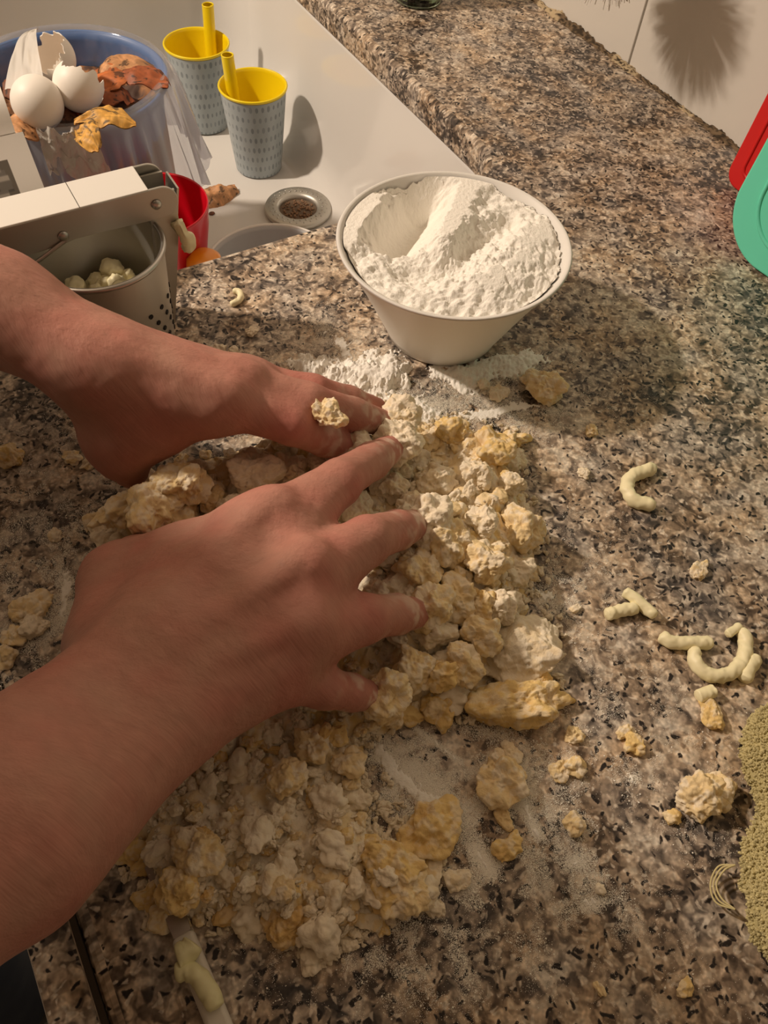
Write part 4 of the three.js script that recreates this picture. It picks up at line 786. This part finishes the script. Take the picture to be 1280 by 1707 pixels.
{
  const spots = [], tryIn = (region, n, r0, r1, tones, place) => {
    const P = region.map(([a, b]) => V(a, 0, b)), xs = region.map((q) => q[0]), ys = region.map((q) => q[1]); let k = 0;
    for (let i = 0; i < 9000 && k < n; i++) {
      const px = rr(Math.min(...xs), Math.max(...xs)), py = rr(Math.min(...ys), Math.max(...ys)); if (!inPoly(P, px, py)) continue;
      const r = lerp(r0, r1, rnd() ** 2.2), p = onHeap(px, py, r * 0.2); if (spots.some((q) => Math.hypot(q.x - p.x, q.z - p.z) < (q.r + r) * 0.62)) continue;
      spots.push({ x: p.x, z: p.z, r }); const tone = tones[Math.floor(rnd() * tones.length)];
      lump('dough_crumb', p, r, tone, `${['floury white', 'cream coloured', 'yellow', 'amber'][tone]} ${r > (r0 + r1) * 0.42 ? 'sizeable ' : ''}crumb of dough ${place}`, 'dough', `crumbs ${place}`, [rr(0.9, 1.35), rr(0.6, 0.85), rr(0.8, 1.1)]); k++;
    }
  };
  tryIn(regionA, 84, 0.0036, 0.009, [0, 0, 0, 0, 1, 1, 1, 2], 'in the heap beyond the fingertips');
  tryIn(regionB, 128, 0.0024, 0.0062, [0, 0, 0, 0, 0, 1, 1, 2, 3], 'in the part of the heap by the knife');
  tryIn(regionC, 32, 0.0034, 0.008, [0, 0, 1, 1], 'piled between the two hands');
  // fine crumbs nobody could count
  const im = new THREE.InstancedMesh(crumbGeo(0.005, [1, 0.8, 1], 0, 4, 71).scale(200, 200, 200), doughMat, 1800); im.name = 'fine_dough_crumbs'; tag(im, 'fine floury crumbs scattered over the dough heap', 'crumbs', null, 'stuff');
  const m4 = new THREE.Matrix4(), q4 = new THREE.Quaternion(), e = new THREE.Euler();
  for (let i = 0; i < 1800; i++) {
    let p, s = rr(0.0006, 0.0021); for (;;) { const reg = i % 5 < 3 ? regionB : regionA, q = reg[Math.floor(rnd() * reg.length)], w = reg[Math.floor(rnd() * reg.length)], t = rnd(); const px = lerp(q[0], w[0], t) + rr(-9, 9), py = lerp(q[1], w[1], t) + rr(-9, 9); p = onHeap(px, py, s * 0.35); break; }
    m4.compose(p, q4.setFromEuler(e.set(rr(0, 6), rr(0, 6), rr(0, 6))), V(s * rr(0.7, 1.5), s * rr(0.5, 1), s)); im.setMatrixAt(i, m4);
  }
  scene.add(im);
}
// ------------------------------------------------------------------ riced potato strands and crumbs scattered on the granite
function potatoStrand(pts, wpx, label, mat = M.potato, y = 0) {
  const P = pts.map(([a, b]) => at(a, b, 0)), depth = 1340 / Math.abs(1), c = at(pts[0][0], pts[0][1], 0), dist = c.clone().sub(EYE).dot(DZ), r = wpx * 1.18 / 2 * dist / 1340;
  for (const p of P) p.y = r * 0.86 + y;
  return single('potato_strand', strand(P, r, Math.max(26, P.length * 10), 14, 0.2, pts[0][0]), mat, label, 'potato');
}
potatoStrand([[1090, 784], [1070, 792], [1048, 802], [1042, 820], [1052, 838], [1070, 845], [1090, 850]], 19, 'hook-shaped pale potato strand lying alone on the granite');
potatoStrand([[1006, 1030], [1030, 1023], [1060, 1018]], 19, 'short potato strand tucked against a slanting one');
potatoStrand([[1036, 990], [1062, 1010], [1090, 1034]], 17, 'slanting pointed potato strand beside a short one', M.potato, 0.001);
potatoStrand([[1096, 1062], [1115, 1075], [1150, 1076], [1184, 1076]], 20, 'straight potato strand touching a curled one');
potatoStrand([[1155, 1082], [1155, 1105], [1168, 1124], [1192, 1131], [1220, 1122], [1236, 1098], [1238, 1072], [1230, 1050]], 20, 'large curled potato strand bent into a U');
potatoStrand([[1206, 1064], [1218, 1056], [1229, 1048]], 12, 'tiny potato crumb at the tip of the curled strand', M.potato, 0.002);
potatoStrand([[1256, 1098], [1246, 1116], [1234, 1138]], 20, 'stubby potato strand beside the open end of the curl');
potatoStrand([[1158, 1165], [1172, 1160], [1188, 1155]], 19, 'short stub of potato above a wedge-shaped crumb');
potatoStrand([[384, 511], [392, 508], [402, 500], [398, 490], [388, 488]], 9, 'tiny curled potato strand behind the left hand');
potatoStrand([[328, 1575], [318, 1590], [300, 1600]], 34, 'soft potato lump resting on the knife handle', M.potatoGreen, 0.005);
potatoStrand([[296, 1628], [318, 1622], [336, 1632], [352, 1655], [366, 1685]], 28, 'bent potato strand draped along the knife handle', M.potatoGreen, 0.005);
const crumbs = [
  [1186, 1192, 0.0055, 2, [0.9, 0.5, 1.5], 'wedge-shaped potato crumb below a short stub'], [1165, 952, 0.005, 1, [1.3, 0.5, 0.8], 'small flat crumb above the slanting strands'],
  [1172, 1328, 0.0095, 1, [1.1, 0.8, 1], 'big knobbly cream crumb next to the towel'], [1200, 1318, 0.0065, 1, [0.9, 0.8, 1.2], 'horned half of the knobbly crumb next to the towel'], [1122, 1363, 0.0035, 2, [1, 0.5, 1.2], 'little yellow crumb below the knobbly one'],
  [1058, 1240, 0.0048, 2, [1, 0.6, 1.2], 'pointed pale crumb beside a smaller star-shaped one'], [1042, 1220, 0.0038, 1, [1.3, 0.5, 1], 'star-shaped pale crumb beside a pointed one'],
  [958, 1276, 0.005, 1, [1.2, 0.6, 0.9], 'angular crumb joined to a flatter one'], [932, 1284, 0.0048, 1, [1.1, 0.4, 1], 'flat crumb joined to an angular one'], [955, 1226, 0.0045, 1, [1, 0.5, 1], 'rough crumb near the long yellow slab'], [958, 1372, 0.005, 1, [1.1, 0.7, 1], 'round pale crumb out on the bare granite'],
  [836, 1300, 0.0115, 1, [1, 0.45, 1.2], 'thick cream crumb lying on the floury granite'], [830, 1262, 0.004, 0, [1, 0.8, 1], 'small white crumb above the thick cream one'], [852, 1256, 0.0045, 0, [1, 0.8, 1], 'white crumb at the corner of the thick cream one'], [840, 1362, 0.004, 1, [0.8, 0.5, 1.4], 'crooked little crumb below the thick cream one'], [846, 1416, 0.0075, 2, [1.1, 0.25, 0.6], 'thin greenish yellow potato flake'],
  [910, 645, 0.0125, 1, [0.9, 0.7, 1.15], 'knobbly yellow crumb standing in spilt flour near the bowl'], [885, 634, 0.006, 1, [1, 0.7, 1], 'smaller crumb leaning on the knobbly one near the bowl'], [832, 655, 0.006, 0, [1.2, 0.5, 1], 'flat pale crumb in the flour smears near the bowl'], [806, 640, 0.005, 0, [1.2, 0.5, 1], 'floury crumb between bowl and flat pale crumb'],
  [985, 718, 0.0045, 1, [1, 0.8, 1], 'single round crumb out to the side of the flour smears'], [972, 790, 0.0035, 0, [1, 0.6, 1], 'faint white crumb near the hook-shaped strand'], [960, 1015, 0.0028, 0, [1.4, 0.4, 0.6], 'sliver of dough beside the floury clump'],
  [420, 553, 0.0036, 0, [1.2, 0.7, 0.9], 'white crumb behind the knuckles of the left hand'], [366, 584, 0.0042, 0, [1, 0.8, 1], 'pale crumb peeping out behind the left hand'], [388, 588, 0.0042, 0, [1, 0.8, 1], 'second pale crumb peeping out behind the left hand'],
  [16, 762, 0.0078, 2, [1, 0.8, 1], 'yellow crumb at the front of the worktop'], [120, 762, 0.006, 1, [1, 0.35, 1], 'flat grey-green flake near the left thumb'], [152, 768, 0.006, 1, [1.2, 0.35, 0.8], 'longer flat flake near the left thumb'], [158, 868, 0.006, 1, [1.1, 0.6, 1], 'rough crumb beside the left side of the heap'], [92, 892, 0.0042, 0, [1, 0.6, 1], 'floury crumb in the dusting beside the heap'],
  [50, 1015, 0.0095, 1, [1.2, 0.35, 0.9], 'broad thin flake of dough beside the right wrist'], [58, 1046, 0.007, 0, [1.2, 0.6, 0.8], 'white crumb below the broad thin flake'], [20, 1062, 0.0055, 1, [1, 0.6, 1.1], 'cream crumb near the front edge of the worktop'], [8, 1096, 0.005, 1, [1, 0.6, 1], 'tan crumb close to the front edge of the worktop'],
  [765, 1466, 0.0055, 0, [1.2, 0.35, 0.9], 'flat blob of damp flour beside the heap'], [1000, 1482, 0.0026, 0, [0.8, 0.8, 1.2], 'little upright crumb above a flour blob'], [1142, 1648, 0.004, 2, [1.4, 0.35, 0.7], 'flat yellowish flake below the towel'], [1000, 1650, 0.0026, 1, [0.7, 0.6, 1.2], 'tiny tan crumb far down the granite'], [545, 690, 0.0085, 1, [0.8, 0.5, 1.1], 'flake of potato sticking to the fingers of the left hand'],
];
for (const [px, py, r, tone, s, label] of crumbs) { const p = px === 545 ? at(px, py, 0.066) : at(px, py, r * s[1] * 0.66); lump('loose_crumb', p, r, tone, label, 'crumb', undefined, s, py === 1416 ? along(820, 1440, 870, 1395) : rr(-0.4, 0.4), true); }
// ------------------------------------------------------------------ flour on the granite

function flourPatch(pts, peak, edge, label, sd, hole = 0.5) {
  const P = poly(pts), b = [9, -9, 9, -9]; for (const p of P) { b[0] = Math.min(b[0], p.x); b[1] = Math.max(b[1], p.x); b[2] = Math.min(b[2], p.z); b[3] = Math.max(b[3], p.z); }
  const g = heightMesh(b[0] - 0.008, b[1] + 0.008, b[2] - 0.008, b[3] + 0.008, 0.0009, (x, z) => {
    const d = polyDist(P, x, z), n = fbm(x * 140 + sd, 1, z * 140, 4) - 0.5, n2 = fbm(x * 700 + sd, 3, z * 700, 2) - 0.5, e = d + n * edge * 3.4 + n2 * edge * 1.8 - (peak > 0.0015 ? 0 : edge * 0.7);
    return e < 0 ? -0.002 : peak * sstep(0, edge * 2.6, e) * (0.55 + 0.9 * (n + 0.5) * hole + 0.25 * n2) + 0.0002;
  }, null, -0.0001);
  return single('flour_patch', g, M.flour, label, 'flour', null, 'stuff');
}
flourPatch([[470, 606], [500, 592], [560, 600], [625, 588], [665, 582], [694, 615], [690, 640], [650, 668], [600, 665], [540, 640], [480, 625]], 0.0075, 0.006, 'thick crumbly flour spilled beside the foot of the bowl', 1);
flourPatch([[540, 545], [575, 562], [605, 598], [570, 600], [552, 572]], 0.0014, 0.004, 'thin tongue of flour behind the spill', 5);
flourPatch([[715, 612], [770, 606], [850, 582], [895, 590], [925, 602], [885, 620], [830, 628], [790, 655], [735, 640]], 0.003, 0.0045, 'patchy flour in front of the bowl', 9);
flourPatch([[600, 660], [680, 655], [735, 690], [720, 720], [640, 720]], 0.0034, 0.006, 'loose flour lying between bowl and fingers', 13);
flourPatch([[618, 1235], [640, 1238], [700, 1300], [780, 1355], [770, 1372], [690, 1345], [640, 1300]], 0.0007, 0.0022, 'flour streak dragged out from the heap', 17);
flourPatch([[690, 1212], [697, 1210], [772, 1272], [766, 1275]], 0.0004, 0.0006, 'narrow flour scratch above the wide streak', 21);
flourPatch([[782, 1415], [800, 1412], [824, 1455], [812, 1466]], 0.0006, 0.0018, 'short flour smear below the streak', 25);
flourPatch([[866, 1340], [882, 1340], [905, 1400], [890, 1402]], 0.0006, 0.0018, 'flour smear leaning beside the thick crumb', 29);
flourPatch([[938, 1432], [970, 1426], [980, 1442], [955, 1452]], 0.0008, 0.002, 'fuzzy flour blob out on the granite', 33);
flourPatch([[966, 1500], [990, 1496], [1002, 1508], [980, 1524]], 0.0012, 0.002, 'lumpy flour blob low on the granite', 37);
flourPatch([[1048, 1290], [1062, 1290], [1064, 1304], [1050, 1306]], 0.0007, 0.0016, 'small flour dab between two crumbs', 41);
flourPatch([[96, 950], [126, 940], [122, 1010], [104, 1060], [88, 1040]], 0.0006, 0.004, 'flour film beside the right wrist', 45);
flourPatch([[880, 975], [930, 985], [935, 1005], [890, 1010]], 0.0004, 0.003, 'thin flour film at the outer edge of the heap', 49);
flourPatch([[745, 690], [870, 668], [905, 676], [880, 690], [780, 704]], 0.0004, 0.0035, 'finger-dragged flour smear beyond the heap', 53);
{
  // loose grains: [x, y, spread x, spread y, how many, slant]
  const F = [[650, 690, 130, 45, 5200], [560, 570, 50, 45, 1600], [800, 640, 120, 40, 2600], [820, 690, 110, 22, 2600], [700, 1300, 100, 60, 4200], [770, 1380, 70, 60, 2600], [880, 1390, 50, 70, 1800], [960, 1440, 45, 40, 1100], [985, 1510, 45, 35, 900], [800, 1480, 70, 60, 1500], [660, 1590, 110, 45, 2600], [900, 1100, 70, 160, 2000], [930, 990, 50, 30, 900], [1050, 1300, 90, 70, 700], [90, 900, 80, 90, 5200], [70, 1060, 60, 60, 2600], [140, 960, 40, 50, 1600], [900, 1250, 120, 70, 1500], [1050, 1200, 160, 170, 900], [950, 900, 60, 160, 900], [450, 620, 60, 30, 900], [1000, 1500, 200, 160, 700], [300, 720, 120, 60, 1200], [640, 1260, 50, 40, 1600]];
  // dragged lines of flour
  const S = [[625, 1240, 780, 1365, 22, 20000], [690, 1212, 772, 1274, 5, 3000], [640, 1300, 720, 1390, 14, 2600], [790, 1412, 820, 1460, 12, 5000], [868, 1335, 900, 1400, 10, 5000], [905, 1330, 935, 1420, 8, 1200], [742, 700, 930, 682, 9, 3000], [720, 676, 900, 640, 7, 1600], [760, 712, 930, 706, 6, 1200], [640, 650, 740, 700, 26, 9000], [560, 640, 680, 690, 22, 6000], [780, 640, 900, 610, 16, 4000], [40, 1085, 112, 1030, 12, 2400], [105, 950, 118, 1040, 14, 3000], [885, 985, 935, 1003, 14, 1800], [520, 535, 600, 600, 20, 3200], [745, 1455, 785, 1475, 14, 1800], [940, 1440, 975, 1436, 14, 1800], [970, 1512, 1000, 1506, 12, 1500], [1050, 1297, 1062, 1297, 9, 500], [770, 1215, 850, 1225, 10, 1500]];
  for (const q of F) q[4] = Math.round(q[4] * 6);
  const n = F.reduce((s, q) => s + q[4], 0) + S.reduce((s, q) => s + q[5], 0), im = new THREE.InstancedMesh(new THREE.IcosahedronGeometry(1, 0), std(0xf3eee2, 1), n); im.name = 'flour_dusting';
  tag(im, 'fine flour grains dusted over the granite around the dough', 'flour', null, 'stuff');
  const m4 = new THREE.Matrix4(), q4 = new THREE.Quaternion(), e = new THREE.Euler(); let k = 0;
  const gauss = () => (rnd() + rnd() + rnd() - 1.5) / 0.5;
  for (const [cx, cy, sx, sy, c] of F) for (let i = 0; i < c; i++) {
    let px, py, p; for (let t = 0; t < 6; t++) { px = cx + gauss() * sx; py = cy + gauss() * sy; p = at(px, py, 0); if (fbm(p.x * 130, 3, p.z * 130, 3) > rr(0.47, 0.62)) break; }
    const s = rr(0.00004, 0.00014) * (rnd() < 0.03 ? 2.6 : 1); p.y = s * 0.3; m4.compose(p, q4.setFromEuler(e.set(rr(0, 6), rr(0, 6), 0)), V(s * 1.3, s * 0.7, s * 1.3)); im.setMatrixAt(k++, m4);
  }
  for (const [x0, y0, x1, y1, w, c] of S) for (let i = 0; i < c; i++) {
    const t = rnd(), p = at(lerp(x0, x1, t) + gauss() * w * 0.6, lerp(y0, y1, t) + gauss() * w * 0.6, 0), s = rr(0.00005, 0.00018); p.y = s * 0.4;
    m4.compose(p, q4.setFromEuler(e.set(rr(0, 6), rr(0, 6), 0)), V(s * 1.3, s * 0.8, s * 1.3)); im.setMatrixAt(k++, m4);
  }
  scene.add(im);
}
shadows(scene);
renderer.render(scene, camera);
